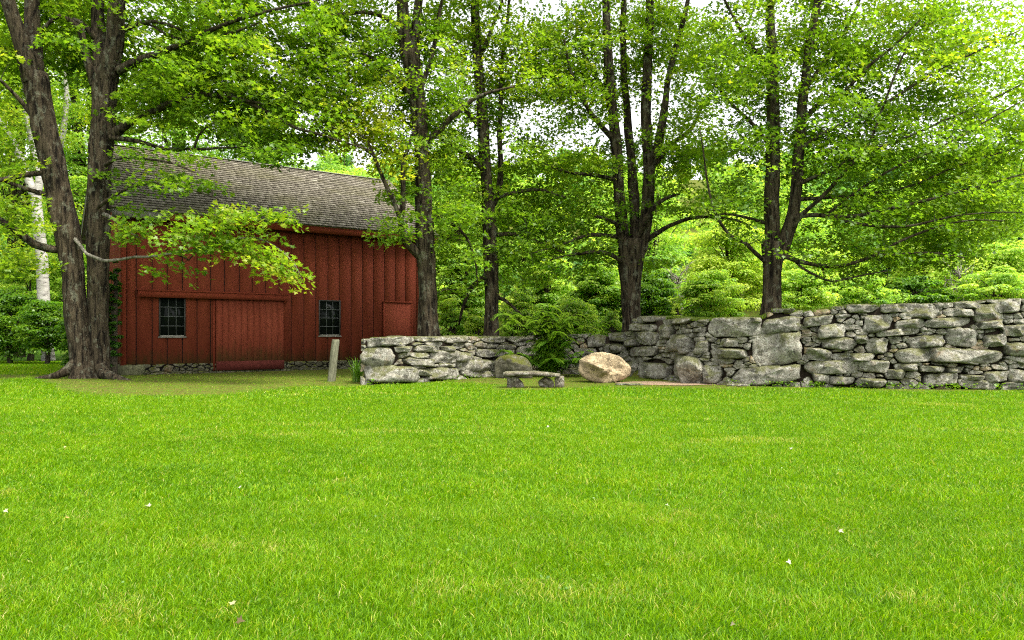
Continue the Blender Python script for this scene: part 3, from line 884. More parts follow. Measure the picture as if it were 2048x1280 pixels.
T1 = make_maple('maple_tree', 24.6, [
    ([(168,760,29),(167,735,24.5),(161,690,22.5),(152,620,22),(142,540,21.5),(131,460,22.5),(117,380,22.5),(102,310,22),(89,250,22.5),(78,200,24),(66,150,24)],),
    ([(66,165,18),(50,110,16),(34,60,15),(18,10,14),(0,-60,12),(-25,-180,8),(-40,-300,3)], -0.1, -0.8),
    ([(70,165,18),(68,110,15),(66,60,14),(64,0,13),(58,-80,11),(60,-200,7),(50,-320,3)], 0.1, 0.6),
    ([(198,762,24),(198,735,20),(198,690,18.5),(197,620,18.5),(197,540,19.5),(198,460,21),(199,380,22),(202,310,22),(206,250,22),(210,190,22),(214,140,23)], 0.15),
    ([(206,150,18),(202,100,14),(198,50,12),(196,0,11),(190,-100,9),(180,-220,6),(170,-320,3)], 0.1, 0.5),
    ([(216,160,19),(224,110,17),(232,50,15),(236,0,14),(246,-90,11),(255,-200,7),(270,-310,3)], 0.1, -0.8),
    ([(188,170,9),(178,130,8),(168,85,7),(160,55,6),(140,40,5),(120,30,4),(80,62,3)], 0.1, -0.6),
    ([(196,80,7),(178,60,6),(160,45,5),(145,38,4)], 0.1, -0.3),
    ([(238,140,9),(275,122,7.5),(309,110,6.5),(345,95,5.5),(378,81,5),(412,64,4.5),(481,38,3.5),(567,15,2.5),(640,0,1.6)], 0, -2.2),
    ([(395,78,3.5),(440,72,3),(480,60,2.4),(520,45,1.4)], -1.1, -1.6),
    ([(378,81,3),(340,72,2.6),(300,50,2.4),(270,48,3.5),(250,58,4.5)], -0.9, 0.1),
    ([(230,268,10),(258,246,7.5),(309,222,6.5),(344,205,6),(401,190,5.5),(440,194,5),(481,200,4.5),(536,226,3.6),(584,253,3),(636,268,2.5),(690,285,1.8),(740,300,1.2)], 0, -2.0),
    ([(481,200,3),(520,206,2.4),(548,210,1.6)], -1.2, -1.4),
    ([(222,274,6),(285,284,4),(326,295,3.5),(388,298,3),(440,296,2.4),(490,293,1.6)], 0, -1.6),
    ([(388,297,2.5),(398,270,2.2),(420,250,1.8),(450,240,1.2)], -0.9, -1.4),
    ([(244,60,5),(280,48,4),(309,44,3.5),(340,50,3),(362,60,2.6)], 0, -1.2),
    ([(128,497,9),(110,499,8),(96,497,8),(69,488,7.5),(50,474,7),(34,462,6.5),(0,440,6),(-50,400,5),(-110,370,3)], 0, -1.5),
    ([(120,348,7),(90,346,6),(52,350,5.5),(20,356,5),(0,360,5),(-60,370,4),(-120,385,2)], 0, -1.3),
    ([(112,395,5),(70,383,4.5),(30,370,4),(0,358,3),(-40,345,2)], -0.1, -1.0),
    ([(86,265,5),(48,210,4.5),(20,180,3.5),(0,160,3),(-40,140,2)], 0, -0.9),
    ([(150,478,4),(160,490,3.8),(173,507,3.5),(190,514,3.4),(206,521,3.2),(241,519,2.9),(270,514,2.8),(292,514,2.6),(344,507,2.4),(395,498,2.2),(430,490,2.4),(475,478,2),(520,478,1.7),(560,500,1.4),(590,530,1.1),(605,562,0.8)], -0.15, -3.2, True),
    ([(395,498,1.8),(378,520,1.5),(350,508,1.2),(330,500,0.9)], -2.2, -2.5),
    ([(430,490,1.8),(450,455,1.5),(490,436,1.3),(540,432,1.0),(600,438,0.7)], -2.4, -3.2),
    ([(208,428,4),(228,438,3),(246,452,2.6),(262,464,2),(276,475,1.6)], -0.4, -1.2, True),
    ([(195,415,4),(230,390,3),(270,372,2.4),(330,368,1.8),(400,385,1.2),(470,412,0.8)], -0.6, -2.6),
    ([(210,330,4),(240,316,3),(290,318,2.4),(340,325,2),(390,345,1.4)], -0.4, -2.6),
  ], [
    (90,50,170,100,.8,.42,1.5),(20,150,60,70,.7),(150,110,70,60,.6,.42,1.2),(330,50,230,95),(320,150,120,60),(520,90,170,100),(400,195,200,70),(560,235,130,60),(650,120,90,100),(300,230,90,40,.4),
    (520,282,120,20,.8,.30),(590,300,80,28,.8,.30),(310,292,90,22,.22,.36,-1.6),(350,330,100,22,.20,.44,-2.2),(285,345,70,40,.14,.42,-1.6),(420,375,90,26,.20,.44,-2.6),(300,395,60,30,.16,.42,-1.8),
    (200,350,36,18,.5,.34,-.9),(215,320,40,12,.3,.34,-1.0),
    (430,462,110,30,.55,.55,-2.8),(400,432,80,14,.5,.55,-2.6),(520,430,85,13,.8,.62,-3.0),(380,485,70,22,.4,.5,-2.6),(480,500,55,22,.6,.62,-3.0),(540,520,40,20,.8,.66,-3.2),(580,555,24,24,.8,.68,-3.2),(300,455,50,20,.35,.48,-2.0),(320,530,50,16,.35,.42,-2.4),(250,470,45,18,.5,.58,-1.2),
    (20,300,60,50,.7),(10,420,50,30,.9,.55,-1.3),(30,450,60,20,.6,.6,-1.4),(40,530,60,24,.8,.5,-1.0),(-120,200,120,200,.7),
    (300,-130,430,110,.45),(250,-270,300,80,.6),(600,-100,150,100,.7)],
  'big maple with two furrowed trunks fused at the base, by the barn corner', 0.50, 0.8, 0.155, 2.4,
  roots=[np.array([(*P(205,748,24.3),.20),(*P(232,757,24.0),.13),(*P(258,764,23.6),.075),(*P(290,769,23.3),.03)]) + np.array([0,0,.02,0]),
         np.array([(*P(158,722,24.5),.22),(*P(132,742,24.3),.16),(*P(106,752,24.2),.10),(*P(70,758,24.2),.05)]),
         np.array([(*P(201,732,24.5),.20),(*P(211,750,24.4),.16),(*P(222,762,24.3),.08)])], tmpl=(LEAF5, LEAF5_F))

T2 = make_maple('maple_tree', 25.0, [
    ([(862,745,28),(861,700,23),(859,665,21),(857,620,19),(854,560,18),(851,500,18),(849,450,18),(847,400,17),(845,340,16),(842,280,15),(838,220,16),(830,160,17),(820,105,19)],),
    ([(818,120,14),(811,70,13),(806,20,12),(802,-40,11),(800,-130,8),(795,-230,5),(790,-320,2)], 0, -.4),
    ([(826,120,12),(832,70,10),(836,20,9),(846,-50,7),(860,-140,5),(880,-250,2)], 0, .6),
    ([(848,515,12),(831,503,9),(814,486,8),(803,462,7),(801,440,6),(805,410,5.5),(806,370,5),(806,330,4.4),(816,296,3.6),(830,260,2.5)], 0, -1.4),
    ([(803,450,5),(795,425,5),(788,405,4.6),(777,380,4.2),(762,345,3.8),(748,312,3.4),(736,285,2.8),(715,262,2)], -.7, -1.4),
    ([(748,312,2.4),(720,292,2),(690,270,1.6),(660,250,1)], -1.3, -1.8),
    ([(846,290,8),(866,274,6.5),(885,255,6),(899,238,5.5),(920,220,5),(945,200,4),(980,185,3),(1030,172,2)], 0, -.8),
    ([(838,210,6),(800,165,5),(765,130,4),(720,105,3),(680,95,2)], 0, -1.0),
    ([(806,60,6),(770,35,5),(730,25,4),(690,28,3),(650,32,2)], 0, -1.0),
    ([(842,180,6),(858,130,5),(870,85,4.5),(876,40,4),(884,0,3),(900,-60,2)], 0, .8),
    ([(850,430,5),(890,440,3.5),(930,470,2.6),(950,520,2),(955,570,1.2)], 0, 1.2),
  ], [
    (760,60,140,80),(740,190,100,70,1,.70),(725,255,80,42,1.3,.86),(790,320,60,40,.9,.82),(790,120,80,60,1,.5),(850,140,70,90,.9,.45),(850,290,70,45,.9,.5),(880,230,60,50,.8,.45),(860,380,80,36,.9,.42),
    (800,452,36,26,1.1,.52,-1.0),(786,470,30,16,1.0,.52,-1.0),(900,440,70,50,.6,.42),(905,530,60,60,.35,.42),(770,395,26,26,.35,.5),(820,-130,180,110,.7),(820,-260,120,60,.6)],
  'tall single trunk maple standing just behind the low wall at the barn right end', 0.55, 1.0, 0.15, 2.0)

T3 = make_maple('maple_tree', 27.0, [
    ([(984,730,19),(983,680,16),(983,640,14.5),(982,580,14),(981,520,14),(979,460,13.5),(976,400,13),(972,350,11.5),(968,300,11.5),(966,250,11),(963,200,11),(959,150,10),(955,100,9.5),(952,40,9),(950,-30,8),(946,-130,6),(940,-240,4),(935,-310,2)],),
    ([(978,420,7),(992,395,6.5),(999,365,6),(1001,320,5.5),(1000,270,5),(1002,200,4.5),(1004,130,4),(1012,60,3.4),(1020,-20,2.6),(1030,-120,1.6)], 0.1, .5),
    ([(966,255,8),(950,240,6.5),(938,228,5),(915,205,4),(880,190,3),(850,180,2)], 0, -.7),
    ([(968,340,7),(945,318,6),(925,305,5.5),(905,290,4.5),(880,278,3)], 0, -.6),
    ([(981,545,6),(960,560,4.5),(940,580,4),(925,620,3),(918,650,2)], 0, .9),
    ([(955,120,5),(975,80,4),(990,40,3),(1005,0,2)], 0, -.6),
    ([(982,590,5),(1010,600,3.6),(1035,622,2.8),(1060,650,1.8)], 0, .8),
    ([(977,400,5),(1030,385,3.6),(1080,380,3),(1130,395,2)], 0, -1),
    ([(979,470,5),(1040,470,3.6),(1090,490,2.8),(1130,505,2)], 0, -.8),
  ], [
    (945,40,90,70,1,.62),(960,120,80,60,1.1,.66),(1040,140,70,50,.9,.66),(1075,170,90,34,1.0,.70),(950,230,80,60,1,.5),(940,330,80,50,.9,.5),(1010,300,60,50,.8,.5),(1020,390,90,60,.8,.46),(1040,470,90,50,.75,.42),(1010,545,70,50,.35,.42),(950,400,60,60,.4,.46),(1080,330,60,26,.8,.5),(960,-120,150,110,.7),(950,-250,110,60,.6),(1090,250,60,34,.7,.5),(1060,60,50,60,.8,.58),(900,300,50,40,.8,.5),(1000,230,60,40,.6,.5)],
  'slender straight maple behind the low wall, between the two thicker trunks', 0.58, 1.05, 0.15, 2.0)

T4 = make_maple('maple_tree', 27.3, [
    ([(1262,740,24),(1262,690,21),(1262,650,19.5),(1262,610,19),(1261,570,20),(1261,535,22),(1263,500,26),(1264,480,28)],),
    ([(1252,500,15),(1246,470,12.5),(1241,420,11.5),(1236,350,11),(1230,280,10.5),(1224,200,10),(1218,120,9),(1213,40,8),(1209,-50,7),(1200,-170,5),(1190,-300,2)], 0, -.5),
    ([(1268,500,13),(1270,450,10.5),(1268,400,10),(1263,330,9),(1256,250,8),(1249,150,7),(1246,60,6),(1250,-40,5),(1255,-150,3)], .2, .8),
    ([(1278,500,15),(1287,460,13),(1295,400,12.5),(1298,340,11.5),(1295,280,10.5),(1292,220,10),(1294,150,9.5),(1298,80,9),(1301,0,8),(1304,-100,6),(1310,-240,3)], 0, -.2),
    ([(1297,350,9),(1312,300,8),(1323,250,7.5),(1331,205,7),(1337,155,6),(1350,100,5.5),(1368,40,5),(1385,-40,4),(1400,-140,2)], 0, -.8),
    ([(1282,490,7),(1296,478,5.4),(1327,458,4.4),(1352,446,4),(1378,437,3.6),(1405,434,3.2),(1432,434,2.6),(1470,440,2.6),(1500,452,1.5)], 0, -1.4),
    ([(1258,505,9),(1244,480,7),(1234,450,5),(1215,440,4),(1190,432,2.6)], 0, -1.0),
    ([(1272,478,7),(1290,440,6),(1310,412,5),(1330,398,4),(1360,388,2.5)], -.2, -1.2),
    ([(1230,280,6),(1195,245,5),(1165,200,4),(1140,140,3.4),(1130,80,2.4)], -.2, -1.2),
    ([(1226,220,5),(1200,170,4),(1170,110,3.2),(1150,70,2.4)], -.2, .8),
    ([(1302,340,6),(1340,290,5),(1380,260,4),(1410,200,3)], 0, 1.2),
    ([(1236,360,5),(1190,350,4),(1140,345,3),(1090,330,2)], -.2, -1.3),
    ([(1255,530,5),(1210,505,4),(1150,508,3),(1100,520,2)], 0, -1.3),
    ([(1246,475,5),(1180,470,3.6),(1120,490,2.6),(1070,505,1.6)], 0, -1.6),
  ], [
    (1230,60,140,85),(1140,110,80,70,.9),(1330,80,90,80,.9),(1180,210,90,50,.9),(1265,190,80,60,.55),(1280,320,110,52,1.1,.46),(1160,350,100,42,1),(1170,440,110,50,.85,.42),(1130,520,90,42,.7,.40),(1230,505,60,30,.8,.42),(1250,420,70,40,.9,.4),(1340,300,80,60,.9),(1370,400,70,34,.8,.42),(1310,530,40,30,.6,.4),(1400,250,50,60,.6),(1380,160,50,60,.6),(1100,420,50,40,.7,.38),(1250,-130,230,110,.7),(1250,-260,150,60,.6),(1120,300,70,30,.8,.5),(1160,170,70,40,.8,.5),(1400,80,60,70,.7,.5),(1420,300,40,50,.6,.5),(1350,210,50,50,.7,.5),(1440,200,40,60,.6,.5),(1090,110,50,60,.8,.55)],
  'maple whose trunk splits at head height into four upright stems, beside the wall step', 0.54, 1.05, 0.15, 2.2)

T5 = make_maple('maple_tree', 22.9, [
    ([(1540,690,24),(1541,640,21),(1543,605,19),(1545,570,18),(1546,535,18),(1548,505,21),(1551,485,24)],),
    ([(1545,500,15),(1543,450,14.5),(1543,400,14.5),(1545,340,14),(1546,280,13),(1546,220,12),(1545,150,11),(1543,80,10),(1540,0,9),(1536,-90,7),(1530,-200,5),(1525,-310,2)], 0, .3),
    ([(1560,505,15),(1572,475,13.5),(1583,445,13),(1590,410,12),(1593,360,10.5),(1596,310,10),(1600,250,9.5),(1606,190,9),(1614,120,8),(1626,50,8),(1640,-20,7),(1655,-120,5),(1670,-260,2)], 0, -.5),
    ([(1590,440,5.2),(1621,415,4.1),(1653,385,3.7),(1700,330,3.3),(1735,290,3.0),(1762,225,2.5),(1790,150,2.2),(1815,90,1.5)], -.3, -2.0),
    ([(1584,452,5.9),(1602,432,4.8),(1630,430,4.4),(1653,433,4.1),(1685,434,3.7),(1716,432,3.6),(1780,417,3.1),(1843,403,2.8),(1900,388,2.4),(1960,372,1.9),(2040,350,1.5),(2120,330,1.0)], -.2, -2.2),
    ([(1653,433,3.3),(1685,441,3.1),(1748,451,2.8),(1811,452,2.5),(1852,445,2.2),(1910,432,1.8),(1980,425,1.2),(2060,425,0.7)], -.7, -2.6),
    ([(1653,430,3.0),(1690,400,2.7),(1740,365,2.4),(1800,330,2.1),(1870,300,1.8),(1950,255,1.5),(2048,200,1.0)], -.6, -2.6),
    ([(1556,515,6.7),(1571,512,5.5),(1596,522,4.8),(1631,529,4.4),(1669,533,4.1),(1700,528,3.7),(1748,511,3.3),(1795,485,2.8),(1843,465,2.4),(1890,449,1.9),(1950,440,1.3),(2010,442,0.9)], 0, -2.2),
    ([(1748,511,2.2),(1800,508,1.9),(1860,505,1.5),(1930,515,1.0)], -1.2, -2.2),
    ([(1585,518,3.0),(1602,534,2.7),(1628,549,2.4),(1663,563,2.1),(1700,556,1.8),(1732,549,1.5),(1775,542,1.0)], -.2, -1.6),
    ([(1540,530,5.9),(1527,521,4.8),(1508,504,4.4),(1495,490,4.1),(1480,482,3.7),(1463,473,3.4),(1441,447,3.0),(1425,409,2.5),(1415,365,2.1),(1408,310,1.6),(1400,260,1.0)], 0, -1.4),
    ([(1541,448,4.4),(1510,440,3.3),(1480,432,2.8),(1450,428,2.2),(1420,430,1.5)], 0, 1.0),
    ([(1544,300,4.4),(1510,255,3.7),(1470,215,3.0),(1440,180,2.2),(1410,150,1.5)], 0, -1.0),
    ([(1600,250,5.2),(1640,205,4.4),(1680,190,3.7),(1740,130,3.0),(1790,90,2.2),(1840,40,1.5)], -.3, -1.4),
    ([(1598,300,4.4),(1640,270,3.7),(1700,240,3.3),(1780,200,2.7),(1860,150,2.2),(1940,110,1.6),(2040,60,1.0)], -.3, -2.0),
    ([(1592,370,4.4),(1650,345,3.7),(1720,310,3.1),(1800,280,2.7),(1880,245,2.2),(1960,210,1.6),(2060,160,1.0)], -.3, -1.4),
    ([(1606,190,4.4),(1650,120,3.7),(1690,60,3.0),(1720,0,2.2),(1750,-80,1.5)], -.3, .6),
    ([(1543,130,4.4),(1500,90,3.7),(1470,40,3.0),(1440,-20,2.2),(1420,-90,1.5)], 0, -.6),
    ([(1590,400,4.4),(1650,395,3.4),(1730,388,2.8),(1820,372,2.2),(1920,330,1.6),(2020,300,1.1)], -.2, -1.0),
  ], [
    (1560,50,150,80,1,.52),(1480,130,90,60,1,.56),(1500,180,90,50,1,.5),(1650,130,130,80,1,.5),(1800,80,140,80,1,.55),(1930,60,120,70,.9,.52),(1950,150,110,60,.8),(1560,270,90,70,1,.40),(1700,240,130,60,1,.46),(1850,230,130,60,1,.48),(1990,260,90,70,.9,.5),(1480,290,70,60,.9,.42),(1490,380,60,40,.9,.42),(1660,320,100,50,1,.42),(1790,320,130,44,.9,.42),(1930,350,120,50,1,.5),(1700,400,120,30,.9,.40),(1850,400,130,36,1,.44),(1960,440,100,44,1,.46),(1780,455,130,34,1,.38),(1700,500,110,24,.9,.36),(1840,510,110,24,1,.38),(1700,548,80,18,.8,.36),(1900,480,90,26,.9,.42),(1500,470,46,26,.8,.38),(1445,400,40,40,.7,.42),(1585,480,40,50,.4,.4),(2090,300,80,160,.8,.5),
    (1690,-130,370,110,.7),(1650,-260,250,70,.6)],
  'wide maple on top of the tall wall, limbs sweeping far out to the right', 0.53, 0.88, 0.14, 2.6)

# ------------------------------------------------------------------ clump trees of the woodland behind
def clump_tree(name, px, Y, top_py, half_px, tint, label, nleaf=5000, leaf=0.24, bottom=0.15, mat_leaf='wood', trunk_mat='bark', cat='tree', group=None, nclump=46, zbase=None, squash=1.0, trunk=True, seed=0):
    r = np.random.default_rng(seed * 77 + int(px) * 3 + int(Y))
    x = (px - CX) / F * Y
    z0 = gz(x, Y) if zbase is None else zbase
    ztop = H + (HZ - top_py) / F * Y
    rw = half_px / F * Y
    hgt = max(1.0, ztop - z0)
    root = empty(name, (x, Y, z0), label, cat, group)
    zc, rh = z0 + hgt * (bottom + 1) / 2, hgt * (1 - bottom) / 2
    cl, tw = Cloud(), MB()
    if trunk:
        lean = r.normal(0, .03, 2)
        pts = [(x + lean[0]*h*hgt, Y + lean[1]*h*hgt, z0 - .2 + h * hgt, (0.020 * hgt + .05) * (1 - .8 * h)) for h in (0, .2, .4, .6, .85)]
        tube(tw, catmull(pts, .6), 9, .08, 1)
    cen = []
    u = unit_(r.normal(size=(nclump, 3)))
    rad = r.uniform(0.30, 1.0, nclump) ** 0.6
    cen = u * rad[:, None] * np.array([rw * .85, rw * .85 * squash, rh * .88])
    # narrower towards the top
    fz = np.clip(1.12 - 0.45 * (cen[:, 2] / rh + 1) / 2 * 1.2, .35, 1.1)
    cen[:, :2] *= fz[:, None]
    cen += np.array([x, Y, zc])
    per = nleaf // nclump
    cr = r.uniform(0.13, 0.30, nclump) * min(rw, rh * 1.1)
    ct = tint + r.normal(0, .10, nclump)
    idx = np.repeat(np.arange(nclump), per); n = len(idx)
    d = unit_(r.normal(size=(n, 3)) + np.array([0, 0, .55]))
    rr = cr[idx] * r.uniform(.35, 1.08, n) ** .5
    off = d * rr[:, None] * np.array([1.45, 1.45, .48])
    lobe = 1 + .25 * NZ[seed % 12](cen[idx] + off, .5)
    c = cen[idx] + off * lobe[:, None]
    nrm = d * .6 + r.normal(0, .38, (n, 3)) + np.array([0, 0, .8])
    dr = d + r.normal(0, .6, (n, 3)) + np.array([0, 0, -.5])
    tt = np.clip(ct[idx] + r.normal(0, .10, n), 0, 1)
    cl.add(c, nrm, dr, leaf * r.uniform(.6, 1.3, n), tt)
    if trunk:
        for i in r.permutation(nclump)[:26]:
            h = r.uniform(.15, .6)
            p0 = np.array([x, Y, z0 + h * hgt]); p1 = cen[i]
            m_ = (p0 + p1) / 2 + np.array([0, 0, .1 * np.linalg.norm(p1 - p0)])
            L = np.linalg.norm(p1 - p0)
            tube(tw, catmull([(*p0, .012 * L + .02), (*m_, .008 * L + .012), (*p1, .008)], .6), 5)
        tw.build('trunk', M[trunk_mat], root, True)
    cl.build('crown' if trunk else 'foliage', M[mat_leaf], root, LEAFQ, LEAFQ_F)
    return root

def conifer(px, Y, top_py, half_px, label, tint=.4, seed=0):
    r = np.random.default_rng(900 + seed)
    x = (px - CX) / F * Y; z0 = gz(x, Y); zt = H + (HZ - top_py) / F * Y; rw = half_px / F * Y; hgt = zt - z0
    root = empty('conifer_tree', (x, Y, z0), label, 'tree', 'dark conifers behind the wall')
    tw, cl = MB(), Cloud()
    tube(tw, catmull([(x, Y, z0 - .2, .02*hgt+.05), (x, Y, z0 + hgt*.5, .012*hgt+.03), (x, Y, zt, .02)], .6), 8, .05)
    nb = int(hgt * 9)
    for i in range(nb):
        h = r.uniform(.06, 1) ; L = rw * (1 - h) ** .75 * r.uniform(.65, 1.15) + .15
        a = r.uniform(0, 6.283); z = z0 + h * hgt
        t = np.linspace(0, 1, 5)[:, None]
        pth = np.array([x, Y, z]) + np.array([math.cos(a), math.sin(a), -.22]) * L * t + np.array([0, 0, .1]) * L * t**2
        tube(tw, np.hstack([pth, (.028 - .02 * t)]), 4)
        n = int(34 * L) + 12
        s = r.uniform(.1, 1, n)
        c = np.array([x, Y, z]) + np.array([math.cos(a), math.sin(a), -.22])[None] * (L * s)[:, None]
        side = r.normal(0, .22, n) * (1.1 - s * .6) * min(1.4, L)
        c += np.stack([-math.sin(a) * side, math.cos(a) * side, r.normal(-.05, .08, n) - .15 * abs(side)], -1)
        dv = np.stack([math.cos(a) - math.sin(a) * np.sign(side) * .8, math.sin(a) + math.cos(a) * np.sign(side) * .8, np.full(n, -.3)], -1)
        cl.add(c, np.stack([r.normal(0, .3, n), r.normal(0, .3, n), np.ones(n)], -1), dv, r.uniform(.25, .5, n), np.clip(tint + r.normal(0, .2, n), 0, 1))
    tw.build('trunk', M['bark'], root, True)
    cl.build('crown', M['needle'], root, LEAFN, LEAFQ_F)

BG = [  # px, distance, top row, half width, tint, leaves, label
    (1462, 39, 405, 100, .86, 11000, 'bright yellow green tree between the forked maple and the wide low maple'),
    (1648, 38, 480, 110, .78, 8000, 'rounded yellow green tree just right of the wide low maple trunk'),
    (1880, 40, 430, 110, .78, 8000, 'yellow green tree above the tall wall under the longest sweeping limbs'),
    (2010, 39, 470, 100, .74, 8000, 'low yellow green tree above the wall at the right edge of the picture'),
    (1320, 36, 500, 62, .52, 7000, 'mid green bushy tree right of the four stemmed maple'),
    (1195, 34, 505, 70, .62, 8000, 'light green layered tree left of the four stemmed maple trunk'),
    (1095, 36, 470, 75, .66, 8000, 'light green tree behind the ferny shrub on the wall'),
    (930, 36, 470, 62, .60, 8000, 'light green tree between the barn end maple and the slender maple'),
    (1050, 46, 235, 110, .66, 8000, 'tall pale green tree rising behind the slender maple'),
    (905, 46, 215, 90, .70, 8000, 'tall yellow green tree behind the right end of the barn'),
    (1300, 52, 330, 120, .60, 8000, 'broad pale green tree far behind the four stemmed maple'),
    (1560, 52, 330, 120, .68, 8000, 'broad yellowish tree far behind the wide low maple trunk'),
    (1760, 54, 350, 120, .52, 8000, 'broad green tree far behind the sweeping limbs'),
    (1970, 54, 300, 130, .66, 8000, 'tall pale yellow green tree at the far right of the hill foot'),
    (690, 50, 265, 110, .66, 8000, 'light green tree showing over the right half of the barn roof'),
    (520, 48, 110, 130, .50, 8000, 'green tree standing close behind the barn ridge'),
    (360, 47, -60, 130, .55, 8000, 'tall green tree behind the left end of the barn roof'),
    (180, 46, -90, 120, .62, 9000, 'light green tree seen between the two fused maple trunks'),
    (30, 48, -120, 130, .62, 9000, 'light green tree behind the white birch at the left edge'),
]
for q, (px, Y, tp, hw, tn, nl, lab) in enumerate(BG):
    clump_tree('woodland_tree', px, Y, tp, hw, tn, lab, int(nl * (2.6 if tp > 150 else 4)), .15 if Y < 42 else .20, .0, seed=q, group='trees in the wood behind', nclump=90 if tp > 150 else 150)
conifer(1412, 46, 500, 26, 'narrow dark conifer in the gap right of the four stemmed maple', .3, 1)
conifer(1775, 48, 525, 34, 'dark conifer above the tall wall right of the wide low maple', .35, 2)
conifer(1838, 50, 550, 34, 'short dark conifer leaning into the pale tree above the tall wall', .55, 3)
conifer(2040, 48, 470, 40, 'bluish dark conifer at the right edge of the picture', .8, 4)
conifer(1385, 50, 560, 30, 'small dark conifer behind the bare white snag', .2, 5)

def snag(px, Y, base_py, h_px, label, seed):
    r = np.random.default_rng(seed)
    b = P(px, base_py, Y); b[2] = gz(b[0], b[1]); hgt = H + (HZ - (base_py - h_px)) / F * Y - b[2]
    root = empty('bare_tree', b, label, 'tree', 'bare pale trees')
    mb = MB()
    tube(mb, catmull([(*b, .12), (*(b + np.array([.1, 0, hgt * .5])), .09), (*(b + np.array([-.1, 0, hgt])), .02)], .4), 8, .08)
    mb.build('trunk', M['palebark'], root, True)
    m2 = MB()
    for i in range(30):
        h = r.uniform(.3, .95); a = r.uniform(0, 6.28); L = r.uniform(.35, .9) * hgt * .32
        p0 = b + np.array([0, 0, h * hgt]); p1 = p0 + np.array([math.cos(a) * L, math.sin(a) * L, L * r.uniform(.3, 1.2)])
        pm = (p0 + p1) / 2 + r.normal(0, .08, 3)
        tube(m2, catmull([(*p0, .035), (*pm, .024), (*p1, .010)], .3), 5)
        for k_ in range(3):
            q0 = pm + (p1 - pm) * r.uniform(); q1 = q0 + r.normal(0, .28, 3) + np.array([0, 0, .2])
            tube(m2, [(*q0, .014), (*q1, .006)], 4)
    m2.build('branches', M['palebark'], root, True)
snag(1357, 34, 640, 90, 'bare white dead tree right of the four stemmed maple', 1)
snag(1919, 35, 620, 90, 'bare grey dead tree above the tall wall near the right', 2)

# forest on the hillside: reads as one mass
fc = Cloud()
fr_ = np.random.default_rng(5)
ft = MB()
for q in range(330):
    Y = fr_.uniform(60, 150)
    px = fr_.uniform(-500, 2600)
    x = (px - CX) / F * Y
    z0 = gz(x, Y)
    hgt = fr_.uniform(5, 10); rw = fr_.uniform(2.2, 4.2)
    tt = fr_.choice([.15, .3, .45, .55, .65, .75]) + fr_.normal(0, .05)
    nc = 16
    u = unit_(fr_.normal(size=(nc, 3))) * fr_.uniform(.5, .95, (nc, 1)) * np.array([rw, rw, hgt * .42]) + np.array([x, Y, z0 + hgt * .55])
    idx = np.repeat(np.arange(nc), 44); n = len(idx)
    d = unit_(fr_.normal(size=(n, 3)) + np.array([0, 0, .6]))
    c = u[idx] + d * (fr_.uniform(.5, 1.05, (n, 1)) * rw * .36)
    fc.add(c, d * .7 + fr_.normal(0, .45, (n, 3)) + np.array([0, 0, .5]), d + fr_.normal(0, .6, (n, 3)), fr_.uniform(.35, .75, n) * (.6 + Y / 160), np.clip(tt + fr_.normal(0, .09, nc)[idx] + fr_.normal(0, .08, n), 0, 1))
o = fc.build('forest', M['wood'], None, LEAFQ, LEAFQ_F)
tag(o, 'mixed green woodland covering the far hillside', 'forest', kind='stuff')

